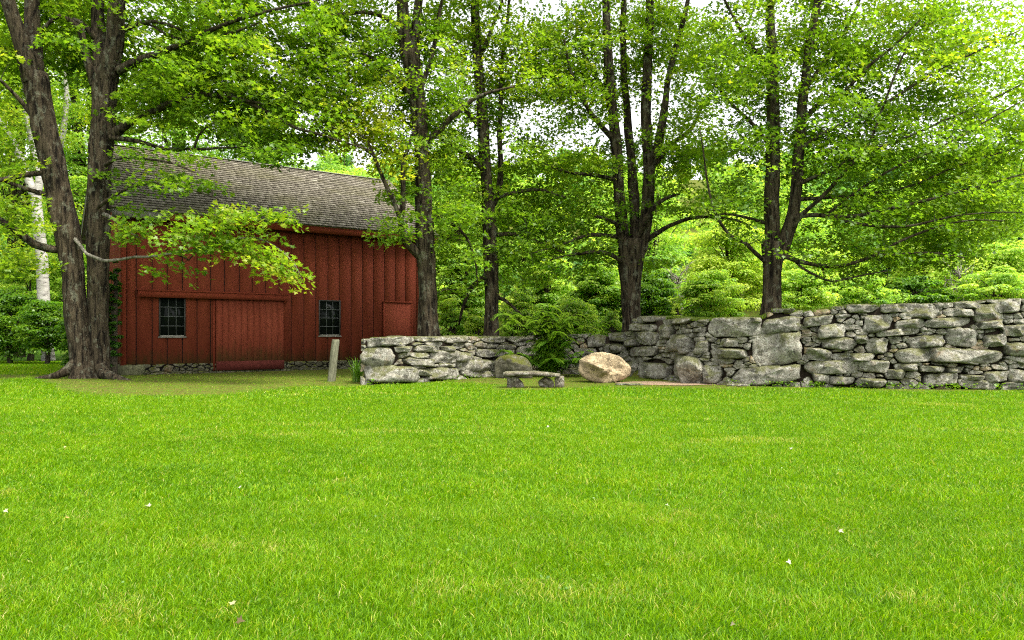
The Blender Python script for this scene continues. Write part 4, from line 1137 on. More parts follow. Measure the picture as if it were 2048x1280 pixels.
# ------------------------------------------------------------------ birch, shrubs
def birch():
    Y = 37.5
    tr = Tree(Y)
    tr.limb([(98,722,12.8),(94,690,11.9),(90,650,11.0),(88,600,11.0),(85,550,11.0),(82,500,10.6),(77,450,10.2),(72,410,9.8),(70,380,10.2)])
    tr.limb([(70,392,9.3),(58,360,7.6),(44,325,7.2),(28,290,6.8),(14,268,6.4),(-4,240,6.0),(-40,180,5.1),(-80,80,3.4),(-110,-60,1.7)], 0, -.8)
    tr.limb([(72,392,8.5),(78,365,7.2),(74,335,6.4),(67,300,6.0),(61,265,5.5),(52,220,5.1),(46,160,4.2),(40,80,3.4),(30,-40,1.7)], 0, .5)
    p0 = tr.limbs[0][0][0]
    root = empty('birch_tree', (p0[0], p0[1], 0), 'white barked birch with black marks, left of the fused maple trunks', 'tree')
    mb = MB()
    for i, (path, _) in enumerate(tr.limbs): tube(mb, path, 16, .05, i)
    mb.build('trunk', M['birch'], root, True)
    cen, tw, cl = [], MB(), Cloud()
    for x, y, a, b, n in ((-20,120,130,130,70),(60,60,120,100,60),(0,280,70,70,26),(40,470,60,60,24),(20,200,80,60,30),(-60,-40,140,90,40)):
        th = rng.uniform(0, 6.28, n); rho = np.sqrt(rng.uniform(size=n)); YY = Y + rng.normal(0, 1.4, n)
        px, py = x + np.cos(th) * rho * a, y + np.sin(th) * rho * b
        cen.append(np.stack([(px - CX) / F * YY, YY, H + (HZ - py) / F * YY], -1))
    cen = np.vstack(cen)
    sprays(cl, cen, 46, .75, .2, .15, np.full(len(cen), .62) + rng.normal(0, .08, len(cen)), .1, .7)
    tr.grow(cen, tw)
    tw.build('branches', M['twig'], root)
    cl.build('crown', M['maple'], root, LEAFQ, LEAFQ_F)
    # the second white stem further back
    Y = 39.5
    tr = Tree(Y)
    tr.limb([(150,745,7.6),(146,640,7.2),(140,520,6.8),(128,430,6.4),(116,370,6.0),(112,340,6.0),(117,305,6.0),(126,270,5.5),(131,230,5.1),(133,190,4.7),(131,160,4.2),(134,100,3.4),(140,20,2.5),(145,-60,1.7)])
    p0 = tr.limbs[0][0][0]
    root = empty('birch_tree', (p0[0], p0[1], 0), 'thin white birch stem seen between the two fused maple trunks', 'tree')
    mb = MB(); tube(mb, tr.limbs[0][0], 14, .05, 2); mb.build('trunk', M['birch'], root, True)
    cen, tw, cl = [], MB(), Cloud()
    for x, y, a, b, n in ((140,80,80,110,50),(150,230,50,60,20),(140,400,40,50,14)):
        th = rng.uniform(0, 6.28, n); rho = np.sqrt(rng.uniform(size=n)); YY = Y + rng.normal(0, 1.2, n)
        px, py = x + np.cos(th) * rho * a, y + np.sin(th) * rho * b
        cen.append(np.stack([(px - CX) / F * YY, YY, H + (HZ - py) / F * YY], -1))
    cen = np.vstack(cen)
    sprays(cl, cen, 46, .75, .2, .15, np.full(len(cen), .62) + rng.normal(0, .08, len(cen)), .1, .7)
    tr.grow(cen, tw); tw.build('branches', M['twig'], root)
    cl.build('crown', M['maple'], root, LEAFQ, LEAFQ_F)
birch()

for q, (px, Y, tp, hw, tn, nl, lf, lab) in enumerate([
    (20, 37.0, 560, 75, .55, 9000, .15, 'round leafy green shrub at the left edge behind the lawn'),
    (95, 36.0, 585, 60, .58, 9000, .14, 'leafy shrub at the foot of the white birch'),
    (158, 35.0, 610, 45, .45, 6000, .13, 'dark twiggy shrub between the birch and the fused maple trunks'),
    (-70, 37, 520, 90, .50, 8000, .16, 'tall shrub running out of the picture at the left edge'),
    (60, 41, 480, 100, .66, 12000, .17, 'tall light green shrub behind the birch trunk'),
    (150, 42, 450, 80, .66, 10000, .17, 'tall yellowish shrub behind the thin birch stem'),
    (1420, 31, 535, 95, .70, 11000, .13, 'low green shrub behind the mossy part of the wall'),
    (1600, 32, 530, 90, .66, 9000, .13, 'low green shrub just right of the wide maple trunk behind the wall'),
    (1730, 33, 545, 95, .60, 9000, .14, 'green shrub behind the tall wall under the sweeping limbs'),
    (1830, 34, 545, 90, .50, 9000, .14, 'darker green shrub behind the tall wall left of the grey dead tree'),
    (1990, 33, 530, 100, .68, 9000, .14, 'yellowish shrub behind the tall wall near the right edge'),
    (1300, 33, 540, 80, .58, 8000, .14, 'green shrub behind the wall just right of the four stemmed maple'),
    (1150, 31, 590, 60, .72, 7000, .13, 'bright yellow green shrub behind the wall right of the ferny shrub'),
    (1040, 32, 570, 55, .70, 7000, .13, 'bright green shrub behind the wall beside the slender maple'),
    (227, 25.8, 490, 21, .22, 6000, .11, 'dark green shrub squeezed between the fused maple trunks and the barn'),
    (150, 27.6, 705, 26, .45, 2200, .10, 'low ferny plant behind the spreading maple root'),
    (955, 29.5, 615, 36, .85, 3500, .13, 'bright yellow shrub behind the low wall left of the slender maple'),
    (905, 31, 585, 40, .62, 4000, .14, 'light green shrub behind the low wall beside the barn end maple'),
    (1355, 24.5, 612, 16, .90, 700, .09, 'small yellow green shrub growing from the mossy wall top'),
    (1225, 29.5, 610, 30, .70, 2500, .12, 'light green shrub behind the wall left of the four stemmed maple'),
]):
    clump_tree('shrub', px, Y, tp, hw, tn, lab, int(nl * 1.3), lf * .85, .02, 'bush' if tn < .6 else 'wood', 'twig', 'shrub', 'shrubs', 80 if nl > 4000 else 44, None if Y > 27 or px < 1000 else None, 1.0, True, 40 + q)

def ferny_shrub():
    r = np.random.default_rng(31)
    b = P(1100, 752, 25.3); b[2] = 0
    root = empty('ferny_shrub', b, 'green shrub of feathery leaves spilling over the wall behind the stone bench', 'shrub')
    cl, tw = Cloud(), MB()
    stems = []
    for i in range(80):
        a = r.uniform(-math.pi, math.pi)
        hh = r.uniform(.6, 2.45); rr = r.uniform(.15, 1.25)
        p1 = b + np.array([math.cos(a) * rr * 1.5, math.sin(a) * rr * .6 - .25, hh])
        pm = b + np.array([math.cos(a) * rr * .35, math.sin(a) * rr * .2, hh * .6])
        path = catmull([(*(b + r.normal(0, .12, 3) * [1, 1, 0]), .014), (*pm, .010), (*p1, .005)], .12)
        tube(tw, path, 5)
        stems.append(path[:, :3])
    for s in stems:
        for k_ in range(15):
            o_ = s[int(len(s) * r.uniform(.35, 1)) - 1]
            a = r.uniform(0, 6.283); L = r.uniform(.22, .48)
            dirh = np.array([math.cos(a), math.sin(a) * .8 - .35, 0])
            n = 15
            t = np.linspace(.12, 1, n)
            c = o_ + dirh * (L * t)[:, None] + np.stack([0*t, 0*t, .12 * t - .34 * L * t ** 2 * 2], -1)
            sd = np.cross(dirh, [0, 0, 1]); sd /= np.linalg.norm(sd)
            tint = np.clip(.60 + r.normal(0, .14) + .25 * (o_[2] - 1.0) / 1.5, .1, 1)
            for sg in (-1, 1):
                cl.add(c + sd * sg * .035, np.tile([r.normal(0, .25), r.normal(0, .25) - .2, 1], (n, 1)), np.tile(sd * sg + dirh * .35, (n, 1)), .105 * (1.1 - .6 * abs(t - .45)), np.full(n, tint))
    tw.build('stems', M['twig'], root, True)
    cl.build('foliage', M['bush'], root, LEAFN, LEAFQ_F)
ferny_shrub()

# ------------------------------------------------------------------ barn
barn = empty('barn', A0, 'red board barn with a weathered shingle roof and a sliding door', 'barn', rz=BARN_ANG)
LEN = bt(858)                                    # length of the front
DEP = 9.4
ZE, ZR, OV = 5.76, 9.05, 0.42
SL = (ZR - ZE) / (DEP / 2 + OV)
def roof_z(d): return ZE + SL * (min(d, DEP - d) + OV)
br_ = random.Random(3)
w = MB()
# front boards
edges = [0.16]
e0 = bt(273)
x = e0
while x < LEN - 0.1:
    edges.append(x + br_.uniform(-.02, .02)); x += 0.505
edges.append(LEN - 0.16)
zt = roof_z(0) - 0.06
for a, b in zip(edges[:-1], edges[1:]):
    w.box((a + .015, -br_.uniform(.0, .006), .36 - br_.uniform(0, .03)), (b - .015, .035, zt), br_.random() * .8)
    if b - a > 0.3:                               # thin seam where a board was mended
        pass
# back and gable boards
def gable(x0, x1):
    d = 0.0
    while d < DEP - .01:
        d1 = min(DEP, d + .30)
        v = [(x0, d + .010, .36), (x1, d + .010, .36), (x1, d1 - .010, .36), (x0, d1 - .010, .36),
             (x0, d + .010, roof_z(d + .01) - .08), (x1, d + .010, roof_z(d + .01) - .08), (x1, d1 - .010, roof_z(d1 - .01) - .08), (x0, d1 - .010, roof_z(d1 - .01) - .08)]
        if d < DEP / 2 < d1:
            v[4:8] = [(p[0], p[1], min(roof_z(d), roof_z(d1)) - .08) for p in v[4:8]]
        w.hexa(v, br_.random() * .7); d = d1
gable(0.002, .035); gable(LEN - .035, LEN - .002)
x = 0.05
while x < LEN - .1:
    w.box((x + .01, DEP - .035, .36), (x + .49, DEP, zt), br_.random()); x += .5
w.build('wall', M['red'], barn, False, True)
bk = MB(); bk.box((.04, .016, .1), (LEN - .04, DEP - .04, ZE + .05)); bk.build('interior', M['shadow'], barn, False, True)
for a, b in ((-.025, .15), (LEN - .15, LEN + .025)):
    cb = MB()
    cb.box((a, -.035, .32), (b, -.0105, zt), .2)
    if a < 0: cb.box((-.025, -.0105, .32), (-.002, .14, zt), .4)
    cb.build('corner_board', M['redtrim'], barn, False, True)
fd = MB()
fmap_t0 = 0.0
def fmap(p, b): return np.stack([p[:, 0] / 100, -np.asarray(b) - .01, p[:, 1] / 100], -1)
fs, fw = [], []
for tries in range(1500):
    xx, yy = random.uniform(8, LEN * 100 - 8), random.uniform(-5, 34); rr = random.choice((5, 7, 9, 12))
    if all(((a - xx) / 1.8) ** 2 + (c - yy) ** 2 > (math.sqrt(q) + rr * .8) ** 2 for (a, c), q in zip(fs, fw)):
        fs.append((xx, yy)); fw.append(rr * rr * .8)
fcells = power_cells(np.array(fs), np.array(fw), [[(max(0, a - 60), -12), (min(LEN * 100, a + 60), -12), (min(LEN * 100, a + 60), 36), (max(0, a - 60), 36)] for a, c in fs])
for i, poly in enumerate(fcells):
    if poly is not None and np.ptp(poly[:, 0]) > 4: rock_from_poly(fd, poly, fmap, .01, random.uniform(0, .5), .15, 1.6, .04, 18, 400 + i)
fd.build('foundation', M['mossrock'], barn, True, True)
fc2 = MB()
fc2.box((-.01, .03, -.1), (LEN, DEP, .345)); fc2.box((-.02, -.055, -.1), (.75, .028, .33)); fc2.build('sill_footing', M['concrete'], barn, False, True)

# roof: overlapping courses of single shingles
rf = MB()
slen = math.hypot(DEP / 2 + OV, ZR - ZE)
ca, sa = (DEP / 2 + OV) / slen, (ZR - ZE) / slen
X0, X1 = -.38, LEN + .34
NC = 28
cw = slen / NC
for side in (0, 1):
    for r_ in range(NC):
        s0 = r_ * cw - .01
        x = X0 - br_.uniform(0, .2)
        while x < X1:
            wd = br_.uniform(.14, .34) if side == 0 else .5
            xa, xb = max(x, X0), min(x + wd - .006, X1)
            if xb - xa > .02:
                j = br_.uniform(-.012, .008)
                th = br_.uniform(.026, .036)
                s_lo, s_hi = s0 + j, min(s0 + cw * 1.75, slen + .02)
                def pt(xx, s, hgt):
                    d = -OV + s * ca - hgt * sa; z = ZE + s * sa + hgt * ca
                    if side: d = DEP - d
                    return (xx, d, z)
                lo, hi = .052, .010
                vv = [pt(xa, s_lo, lo - th), pt(xb, s_lo, lo - th), pt(xb, s_hi, hi - .008), pt(xa, s_hi, hi - .008), pt(xa, s_lo, lo), pt(xb, s_lo, lo), pt(xb, s_hi, hi), pt(xa, s_hi, hi)]
                rf.hexa(vv, min(1, max(.12, br_.gauss(.55, .14))))
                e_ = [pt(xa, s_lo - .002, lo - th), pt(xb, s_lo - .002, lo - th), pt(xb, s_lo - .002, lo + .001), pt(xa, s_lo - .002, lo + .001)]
                rf.add(e_, [[(0, 1, 2, 3)]], 0.0)   # butt end grain, painted near-black as the shadow line under each course
            x += wd
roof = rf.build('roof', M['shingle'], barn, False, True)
rb = MB()
for side in (0, 1):
    def pt(xx, s, hgt):
        d = -OV + s * ca - hgt * sa; z = ZE + s * sa + hgt * ca
        return (xx, DEP - d if side else d, z)
    v_ = [pt(X0 + .03, .02, -.03), pt(X1 - .03, .02, -.03), pt(X1 - .03, slen - .01, -.03), pt(X0 + .03, slen - .01, -.03), pt(X0 + .03, .02, -.002), pt(X1 - .03, .02, -.002), pt(X1 - .03, slen - .01, -.002), pt(X0 + .03, slen - .01, -.002)]
    rb.hexa(v_, .5)
rb.box((X0, DEP / 2 - .10, ZR + .02), (X1, DEP / 2 + .10, ZR + .055), .3)
rb.build('roof_deck', M['greywood'], barn, False, True)
fa = MB()
tg = bt(340, -OV)
fa.box((tg + .003, -OV + .03, ZE - .27), (X1 - .05, -OV + .065, ZE - .012), .1)
fa.box((tg + .003, -OV + .067, ZE - .25), (X1 - .05, .02, ZE - .22), .5)
fa.build('fascia', M['redtrim'], barn, False, True)
fg = MB()
fg.box((X0 + .04, -OV + .03, ZE - .25), (tg, -OV + .065, ZE - .012), .5); fg.box((X0 + .04, -OV + .067, ZE - .235), (tg, .02, ZE - .205), .5)
o = fg.build('fascia', M['greywood'], barn, False, True); o['label'] = 'bare grey end of the eaves board'
for xa in (X0 + .02, X1 - .05):                  # rake boards on both gables
    for side in (0, 1):
        rk = MB()
        def pt(xx, s, hgt):
            d = -OV + s * ca - hgt * sa; z = ZE + s * sa + hgt * ca
            return (xx, DEP - d if side else d, z)
        rk.hexa([pt(xa, .06, -.20), pt(xa + .03, .06, -.20), pt(xa + .03, slen - .12, -.20), pt(xa, slen - .12, -.20), pt(xa, .06, -.032), pt(xa + .03, .06, -.032), pt(xa + .03, slen - .02, -.032), pt(xa, slen - .02, -.032)], .4)
        rk.build('rake_board', M['greywood'], barn, False, True)

# windows
for (xa, xb, ya, yb, dull) in ((317.5, 370.5, 593, 673, 0), (637, 680, 600.5, 671.5, 1)):
    t0, t1 = bt(xa), bt(xb)
    z1 = (bz(xa, ya) + bz(xb, ya)) / 2; z0 = (bz(xa, yb) + bz(xb, yb)) / 2
    fm = MB(); fwd = .05
    fm.box((t0, -.050, z0), (t0 + fwd, -.012, z1)); fm.box((t1 - fwd, -.050, z0), (t1, -.012, z1))
    fm.box((t0 + fwd, -.049, z1 - fwd), (t1 - fwd, -.012, z1 - .001))
    wf = fm.build('window', M['iron'], barn, False, True)
    sm = MB(); sm.box((t0 - .03, -.085, z0 - .045), (t1 + .03, -.012, z0 - .002)); sm.box((t0 + fwd, -.046, z0), (t1 - fwd, -.013, z0 + .045)); sm.build('sill', M['greywood'], wf, False, True)
    pn = MB(); pn.box((t0 + .02, -.018, z0 + .02), (t1 - .02, -.0125, z1 - .02)); pn.build('pane', M['glass'], wf, False, True)
    mu = MB()
    nx, ny = 3, 4
    for i in range(1, nx):
        xx = t0 + fwd + (t1 - t0 - 2 * fwd) * i / nx; mu.box((xx - .011, -.031, z0 + .04), (xx + .011, -.0185, z1 - fwd))
    for i in range(1, ny):
        zz = z0 + .04 + (z1 - z0 - fwd - .04) * i / ny; mu.box((t0 + fwd, -.034, zz - .013), (t1 - fwd, -.0187, zz + .013))
    mu.build('muntins', M['muntin'], wf, False, True)

# sliding door, its track, the small door
t0, t1 = bt(431), bt(566)
zd1, zd0 = bz(500, 597), bz(500, 739)
dm = MB()
nb = 11
for i in range(nb):
    a, b = t0 + (t1 - t0) * i / nb, t0 + (t1 - t0) * (i + 1) / nb
    dm.box((a + .004, -.085 - br_.uniform(0, .004), zd0 + .02), (b - .004, -.03, zd1), br_.random() * .35)
dm.box((t0 + .01, -.052, zd0 + .03), (t1 - .01, -.029, zd1 - .01), .9)
door = dm.build('sliding_door', M['reddoor'], barn, False, True)
kb = MB(); kb.box((t0 + .01, -.0965, zd0), (t1 + .02, -.0905, zd0 + .34), .95)
kp = kb.build('kick_board', plain('purplish_red_paint', (0.085, 0.021, 0.016), .95, 9, .3, .05), door, False, True)
kp['label'] = 'darker purplish board along the foot of the door'
jm = MB(); jm.box((t0 - .10, -.06, zd0), (t0 - .02, -.0115, zd1 + .02), .8); jm.build('door_jamb', M['redtrim'], barn, False, True)
tm = MB()
ta, tb = bt(273.5), bt(573)
za = bz(275, 580); zb = bz(571, 587.5)
zm = (za + zb) / 2
tm.box((ta, -.24, zm - .05), (tb, -.012, zm), .5)
tm.box((ta + .01, -.22, zm - .27), (tb - .01, -.165, zm - .052), .1)
tm.box((tb - .14, -.162, zm - .36), (tb - .02, -.10, zm - .06), .9)
tm.build('door_track', M['redtrim'], barn, False, True)
t0, t1 = bt(766), bt(824)
zt_, zb_ = bz(795, 603), .40
sd_ = MB()
sd_.box((t0 + .06, -.034, zb_), (t1 - .06, -.0115, zt_ - .07), .15)
sdo = sd_.build('hatch_door', M['reddoor'], barn, False, True)
sf = MB()
sf.box((t0, -.052, zb_), (t0 + .055, -.0115, zt_), .5); sf.box((t1 - .055, -.052, zb_), (t1, -.0115, zt_), .5); sf.box((t0 - .03, -.06, zt_ - .065), (t1 + .03, -.0112, zt_ + .001), .6)
sf.build('frame', M['redtrim'], sdo, False, True)

# ------------------------------------------------------------------ boulder, bench, post, small things
def lump(mb, outline, Y, thick, tint=.5, seed=0, facets=7, n=56, rough=.03, slope=.75):
    """a solid rock whose front outline is given in photo pixels; depth is thick metres"""
    r = np.random.default_rng(seed)
    o = np.array(outline, float)
    pts = np.stack([(o[:, 0] - CX) / F * Y, H + (HZ - o[:, 1]) / F * Y], 1)
    c = pts.mean(0); q = pts - c
    q2 = np.vstack([q, q[:1]])
    seg = np.concatenate([[0], np.cumsum(np.linalg.norm(np.diff(q2, axis=0), axis=1))])
    tt = np.linspace(0, seg[-1], n, endpoint=False)
    q = np.stack([np.interp(tt, seg, q2[:, 0]), np.interp(tt, seg, q2[:, 1])], 1)
    q = (q + .5 * (np.roll(q, 1, 0) + np.roll(q, -1, 0))) / 2
    sz = np.ptp(q, axis=0).mean()
    pl = r.normal(0, slope, (facets, 2)); h0 = r.uniform(.55, 1.05, facets)
    rings = [(.55, 1.0, 1), (.8, .85, 1), (.94, .55, 1), (1.0, .1, 1), (.99, -.05, 1), (.97, -.25, -1), (.85, -.55, -1), (.6, -.72, -1)]
    steps = [(s, e) for s, e, _ in rings]
    s_front = [(s, 1) for s in (.12, .26, .4, .54, .68, .8, .9, .96, 1.0)]
    s_back = [(s, -1) for s in (.93, .75, .45, .1)]
    V3 = []
    for s, sg in s_front + s_back:
        p = q * s
        e = math.sqrt(max(0, 1 - s ** 3.2))
        loc = p / sz * 1.6
        f = (h0[None] + loc @ pl.T).min(1).clip(.15, 1.2)
        b = sg * e * thick * .62 * (f if sg > 0 else .8 + 0 * f)
        v3 = np.stack([c[0] + p[:, 0], Y - b, c[1] + p[:, 1]], -1)
        nv = NZ[seed % 12](v3 / sz, 1.1) * .5 + NZ[(seed + 2) % 12](v3 / sz, 3.0) * .35 + NZ[(seed + 4) % 12](v3 / sz, 7) * .2
        v3[:, 1] -= sg * nv * rough * 1.6 * e; v3[:, 0] += nv * rough * .4; v3[:, 2] += np.roll(nv, 3) * rough * .4
        V3.append(v3)
    V3.append(np.array([[c[0], V3[0][:, 1].mean(), c[1]]])); V3.append(np.array([[c[0], V3[-2][:, 1].mean(), c[1]]]))
    nr = len(s_front) + len(s_back)
    v = np.concatenate(V3)
    i = np.arange(nr - 1)[:, None] * n; j = np.arange(n)[None]; k_ = (np.arange(n)[None] + 1) % n
    f4 = np.stack([i + j, i + k_, i + k_ + n, i + j + n], -1).reshape(-1, 4)
    f1 = np.stack([np.arange(n), np.full(n, nr * n), (np.arange(n) + 1) % n], -1)
    f2 = np.stack([(nr-1)*n + np.arange(n), (nr-1)*n + (np.arange(n) + 1) % n, np.full(n, nr * n + 1)], -1)
    mb.add(v, [f4, f1, f2], tint)
def z4(pts): return [(x / 6.827 + 1000, y / 6.827 + 640) for x, y in pts]
mb = MB()
lump(mb, z4([(1085,560),(1150,490),(1280,445),(1370,435),(1520,455),(1640,500),(1700,560),(1790,640),(1800,700),(1770,760),(1690,810),(1580,850),(1450,885),(1330,865),(1200,830),(1110,780),(1065,700),(1080,630)]), 22.0, 1.3, .5, 21, 7, 72, .07, 1.5)
o = mb.build('boulder', M['tan'], None, False); tag(o, 'big pale tan angular boulder sitting in front of the wall', 'boulder')
mb = MB()
lump(mb, [(988,722),(1000,712),(1030,708),(1052,714),(1064,730),(1066,758),(990,758)], 24.2, .8, .2, 5, 5, 44, .03)
o = mb.build('boulder', M['mossrock'], None, True); tag(o, 'dark mossy rounded boulder behind the left end of the stone bench', 'boulder')
mb = MB()
lump(mb, [(1350,730),(1366,712),(1392,714),(1414,732),(1440,746),(1444,762),(1420,768),(1362,768)], 21.7, .8, .45, 8, 5, 50, .05)
o = mb.build('boulder', M['stone'], None, True); tag(o, 'wedge shaped grey and tan rock leaning against the wall foot', 'boulder')

YB = 19.9
bench = empty('stone_bench', (*P(1065, 775, YB)[:2], 0), 'low stone bench with a mossy slab on rough block legs', 'bench')
sl_ = MB()
ol = [(1006,746),(1012,743),(1040,742),(1070,742.5),(1100,744.5),(1118,747),(1120,751),(1116,754),(1090,752.5),(1060,751.5),(1030,752),(1010,753),(1006,750)]
top_n = 46
xs = np.linspace(1006, 1120, top_n)
zt_ = H + (HZ - np.interp(xs, [1006,1012,1040,1070,1100,1120], [745,743,742,742.5,744.5,747.5])) / F * YB
zb_ = H + (HZ - np.interp(xs, [1006,1015,1060,1116,1120], [751,753,751.5,754,752])) / F * YB
wx_ = (xs - CX) / F * YB
vv, ff = [], []
prof = [(-.20, .15), (-.215, .55), (-.19, .93), (-.08, 1.0), (.12, 1.0), (.24, .9), (.26, .5), (.22, .1), (.0, 0)]
for i in range(top_n):
    bow = .10 * (2 * i / (top_n - 1) - 1) ** 2
    e = min(1.0, .55 + .45 * math.sqrt(min(i, top_n - 1 - i) / 3.0)) if min(i, top_n-1-i) < 3 else 1.0
    for y_, h_ in prof:
        jit = NZ[2]([[wx_[i] * 2, y_ * 4, h_]], 1.2)[0] * .012
        vv.append((wx_[i], YB + y_ * e - bow * 0 + jit, zb_[i] + (zt_[i] - zb_[i]) * h_ + jit * .6))
npf = len(prof)
i = np.arange(top_n - 1)[:, None] * npf; j = np.arange(npf)[None]; k_ = (np.arange(npf)[None] + 1) % npf
sl_.add(vv, [np.stack([i + j, i + j + npf, i + k_ + npf, i + k_], -1).reshape(-1, 4), [list(range(npf))], [list(range((top_n - 1) * npf, top_n * npf))[::-1]]], .45)
sl_.build('seat', M['bench'], bench, True)
def bleg(ol, Y, th, tint, seed):
    m_ = MB(); lump(m_, z4(ol), Y, th, tint, seed, 5, 36, .015); return m_.build('leg', M['bench'], bench, True)
bleg([(95,765),(200,760),(260,800),(310,850),(335,925),(180,930),(95,925)], YB + .05, .34, .6, 4)
bleg([(520,840),(550,810),(620,770),(700,800),(740,860),(740,920),(620,925),(525,900)], YB + .06, .34, .4, 6)
bleg([(745,790),(790,765),(875,760),(880,920),(800,925),(745,915)], YB + .02, .30, .75, 9)

pb = P(663, 762, 22.8); pb[2] = 0
post = MB()
tb_ = P(671.5, 679, 22.8)
tube(post, catmull([(*(pb + np.array([-.02, 0, -.1])), .125), (*(pb + np.array([.0, 0, .05])), .125), (*((pb + tb_) / 2), .118), (*(tb_ - np.array([0, 0, .03])), .112), (*tb_, .100)], .10), 18, .09, 4)
o = post.build('wooden_post', M['postwood'], None, True); tag(o, 'leaning grey lichen covered wooden post in front of the barn', 'post')

def blade_plant(name, px, py, Y, n, hgt, spread, label, tint):
    r = np.random.default_rng(int(px))
    b = P(px, py, Y); b[2] = gz(b[0], b[1])
    mb = MB()
    for i in range(n):
        a = r.uniform(0, 6.283); h = hgt * r.uniform(.55, 1.1); sp = spread * r.uniform(.2, 1)
        d = np.array([math.cos(a), math.sin(a), 0]); s = np.cross(d, [0, 0, 1]) * r.uniform(.010, .018)
        t = np.linspace(0, 1, 6)
        c = b + r.normal(0, .05, 3) * [1, 1, 0] + d * (sp * t ** 1.7)[:, None] + np.array([0, 0, 1]) * (h * (t - .25 * t ** 3))[:, None]
        wv = (1 - t ** 2) + .05
        vv = np.stack([c - s * wv[:, None], c + s * wv[:, None]], 1).reshape(-1, 3)
        mb.add(vv, [[(2*q, 2*q+1, 2*q+3, 2*q+2) for q in range(5)]], np.clip(tint + r.normal(0, .12), 0, 1))
    o = mb.build(name, M['bush'], None); tag(o, label, 'plant')
blade_plant('blade_leaf_plant', 715, 762, 22.4, 60, .95, .5, 'tuft of long blade leaves at the left end of the wall', .5)
blade_plant('blade_leaf_plant', 1688, 600, 21.6, 12, .2, .12, 'tiny grass tuft growing out of the wall top', .8)

# weeds along the foot of the wall and grass on the wall top
wc = Cloud()
rw_ = np.random.default_rng(12)
n = 5200
px = rw_.uniform(735, 2300, n); q = NZ[4](np.stack([px / 60, 0 * px, 0 * px], -1), 1.0)
keep = (q + rw_.normal(0, .5, n) > .35) & ~((px > 1230) & (px < 1440) & (rw_.uniform(size=n) < .8))
px = px[keep]; n = len(px)
Y = wall_Y(px) - np.abs(rw_.normal(.18, .12, n))
c = np.stack([(px - CX) / F * Y, Y, rw_.uniform(.02, .16, n)], -1)
wc.add(c, np.stack([rw_.normal(0, .5, n), rw_.normal(0, .5, n), np.ones(n)], -1), rw_.normal(0, 1, (n, 3)), rw_.uniform(.04, .09, n), np.clip(rw_.normal(.6, .15, n), 0, 1))
o = wc.build('weeds', M['bush'], None, LEAFQ, LEAFQ_F); tag(o, 'small weeds along the foot of the stone wall', 'weeds', kind='stuff')
wl = Cloud()
nq = 1500
Yq = np.sqrt(rw_.uniform(3.2 ** 2, 14 ** 2, nq)); Xq = rw_.uniform(-.72, .72, nq) * Yq
kq = NZ[6](np.stack([Xq, Yq, 0 * Xq], -1), .5) + rw_.normal(0, .4, nq) > .3
Xq, Yq = np.repeat(Xq[kq], 4), np.repeat(Yq[kq], 4); nq = len(Xq)
wl.add(np.stack([Xq + rw_.normal(0, .03, nq), Yq + rw_.normal(0, .03, nq), ground_z(Xq, Yq) + rw_.uniform(.02, .045, nq)], -1), np.stack([rw_.normal(0, .35, nq), rw_.normal(0, .35, nq) - .2, np.ones(nq)], -1), rw_.normal(0, 1, (nq, 3)), rw_.uniform(.014, .032, nq), np.clip(rw_.normal(.6, .2, nq), 0, 1))
o = wl.build('lawn_weeds', M['bush'], None, LEAFQ, LEAFQ_F); tag(o, 'small clover and broad leaved weeds scattered through the lawn', 'weeds', kind='stuff')
n = 9000
px = np.concatenate([rw_.uniform(1330, 1532, n), rw_.uniform(740, 1000, 2500), rw_.uniform(1545, 1760, 2000)]); n = len(px)
Y = wall_Y(px) + rw_.uniform(.0, .7, n)
py = np.array([wtop(x) for x in px])
zz = H + (HZ - py - 1.5) / F * wall_Y(px)
hh = rw_.uniform(.02, .09, n) * np.where(px > 1300, 1, .5)
a = rw_.uniform(0, 6.283, n)
b_ = np.stack([(px - CX) / F * wall_Y(px) + np.interp(px, wn_px, NXw) * -(Y - wall_Y(px)), wall_Y(px) + np.interp(px, wn_px, NYw) * -(Y - wall_Y(px)), zz - .03], -1)
sd2 = np.stack([np.cos(a), np.sin(a), 0 * a], -1) * .012
tip = b_ + np.stack([rw_.normal(0, .025, n), rw_.normal(0, .025, n), hh + .03], -1)
vv = np.stack([b_ - sd2, b_ + sd2, tip], 1).reshape(-1, 3)
mo = leaf_mat('wall_moss', [(0, (.07, .05, .012)), (.5, (.085, .12, .012)), (1, (.16, .26, .015))], .3, 1.4, .02)
mesh_np('moss', vv, [np.arange(n)[:, None] * 3 + np.array([[0, 1, 2]])], mo, wall, False, {'tint': np.repeat(np.clip(rw_.normal(.55, .25, n), 0, 1), 3)})['kind'] = 'stuff'

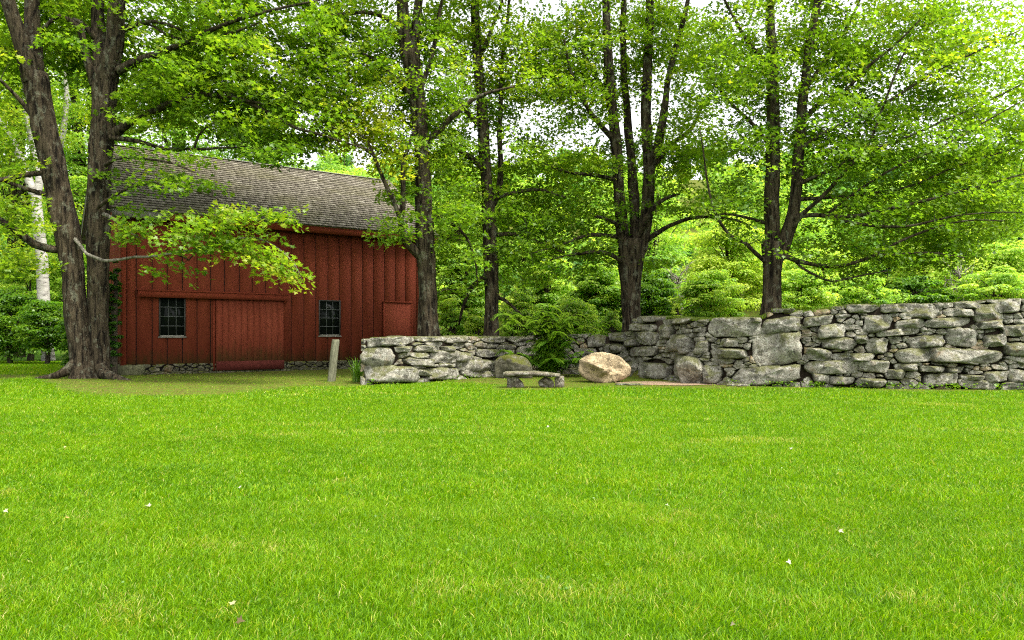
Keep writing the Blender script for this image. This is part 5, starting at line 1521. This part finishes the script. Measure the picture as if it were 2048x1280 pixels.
# bare gravelly patch by the boulder, with flat edging stones
gp = []
for t in np.linspace(0, 6.283, 60, endpoint=False):
    r_ = 1 + .12 * math.sin(3 * t + 1) + .08 * math.sin(7 * t)
    gp.append((1.05 + 1.0 * math.cos(t) * r_, .95 * math.sin(t) * r_))
cxg, cyg = P(1345, 769, 21.6)[:2]
gvv = [(cxg + 1.75 * a - 1.7, cyg + .85 * b, gz(cxg + 1.75 * a - 1.7, cyg + .85 * b) + .012) for a, b in gp]
o = mesh_np('gravel_patch', gvv, [[list(range(60))]], plain('gravelly_earth', (.22, .155, .105), .98, 60, .6, .1, .8), None)
tag(o, 'bare gravelly patch at the foot of the wall', kind='structure')
for q, (xa, xb, yy, lab) in enumerate(((1228, 1290, 768.5, 'flat grey stone lying in the turf right of the tan boulder'), (1452, 1500, 770, 'small flat stone lying at the edge of the gravel patch'))):
    mb = MB(); Yq = F * H / (yy + 2 - HZ)
    lump(mb, [(xa, yy), (xa + 8, yy - 2.4), (xb - 12, yy - 2.8), (xb, yy), (xb - 6, yy + 2.4), (xa + 6, yy + 2.2)], Yq, .5, .5, q + 2, 4, 30, .01)
    o = mb.build('flat_stone', M['stone'], None, True); tag(o, lab, 'stone')

# fallen leaves
LF = [(130,898,.10,'curled pale leaf on the lawn below the fused maple trunks',.9,0),(297,1021,.10,'cream and yellow leaf on the lawn left of the middle',.95,1),(466,1223,.085,'pale yellow leaf lying nearest the bottom left of the lawn',.9,2),
      (1583,905,.10,'upright white leaf on the right lawn far from the camera',1,3),(1334,1021,.08,'small whitish leaf in the middle of the right lawn',1,4),(1682,1075,.08,'grey white leaf with a dark shadow on the right lawn',.97,5),
      (1578,1139,.075,'bright white leaf on the near right lawn',1,6),(1096,858,.10,'pale leaf on the lawn in front of the bench',.95,7),(480,982,.08,'small white leaf on the left lawn beside the cream leaf',1,8),
      (12,1032,.08,'pale leaf at the left edge of the lawn',.95,9),(480,1260,.10,'dark brown leaf at the bottom edge of the lawn',.1,10),(1114,955,.08,'thin grey leaf near the middle of the lawn',.8,11),(135,1046,.07,'orange yellow leaf on the left lawn',.55,12),(1465,1267,.06,'pinkish leaf at the bottom edge of the right lawn',.7,13)]
lfm = leaf_mat('fallen_leaf', [(0, (.03, .02, .012)), (.5, (.30, .20, .03)), (.75, (.26, .23, .17)), (.9, (.36, .33, .15)), (1, (.40, .39, .30))], .25, 1.1, .04)
for px, py, s, lab, tn, sd in LF:
    r = np.random.default_rng(sd); Y = F * H / (py - HZ); a = r.uniform(0, 6.28)
    x = (px - CX) / F * Y
    s *= .42; c = np.array([[x, Y, gz(x, Y) + .045]])
    v, f, t = leaves(c, np.array([[r.normal(0, .4), r.normal(-.5, .3), 1]]), np.array([[math.cos(a), math.sin(a), .2]]), np.array([s]), np.array([tn]), LEAF5 * np.array([1, 1, 2.5]), LEAF5_F)
    o = mesh_np('fallen_leaf', v, f, lfm, None, False, {'tint': t}); tag(o, lab, 'leaf', 'fallen leaves on the lawn')
print('maple leaves', [t[1] for t in (T1, T2, T3, T4, T5)])
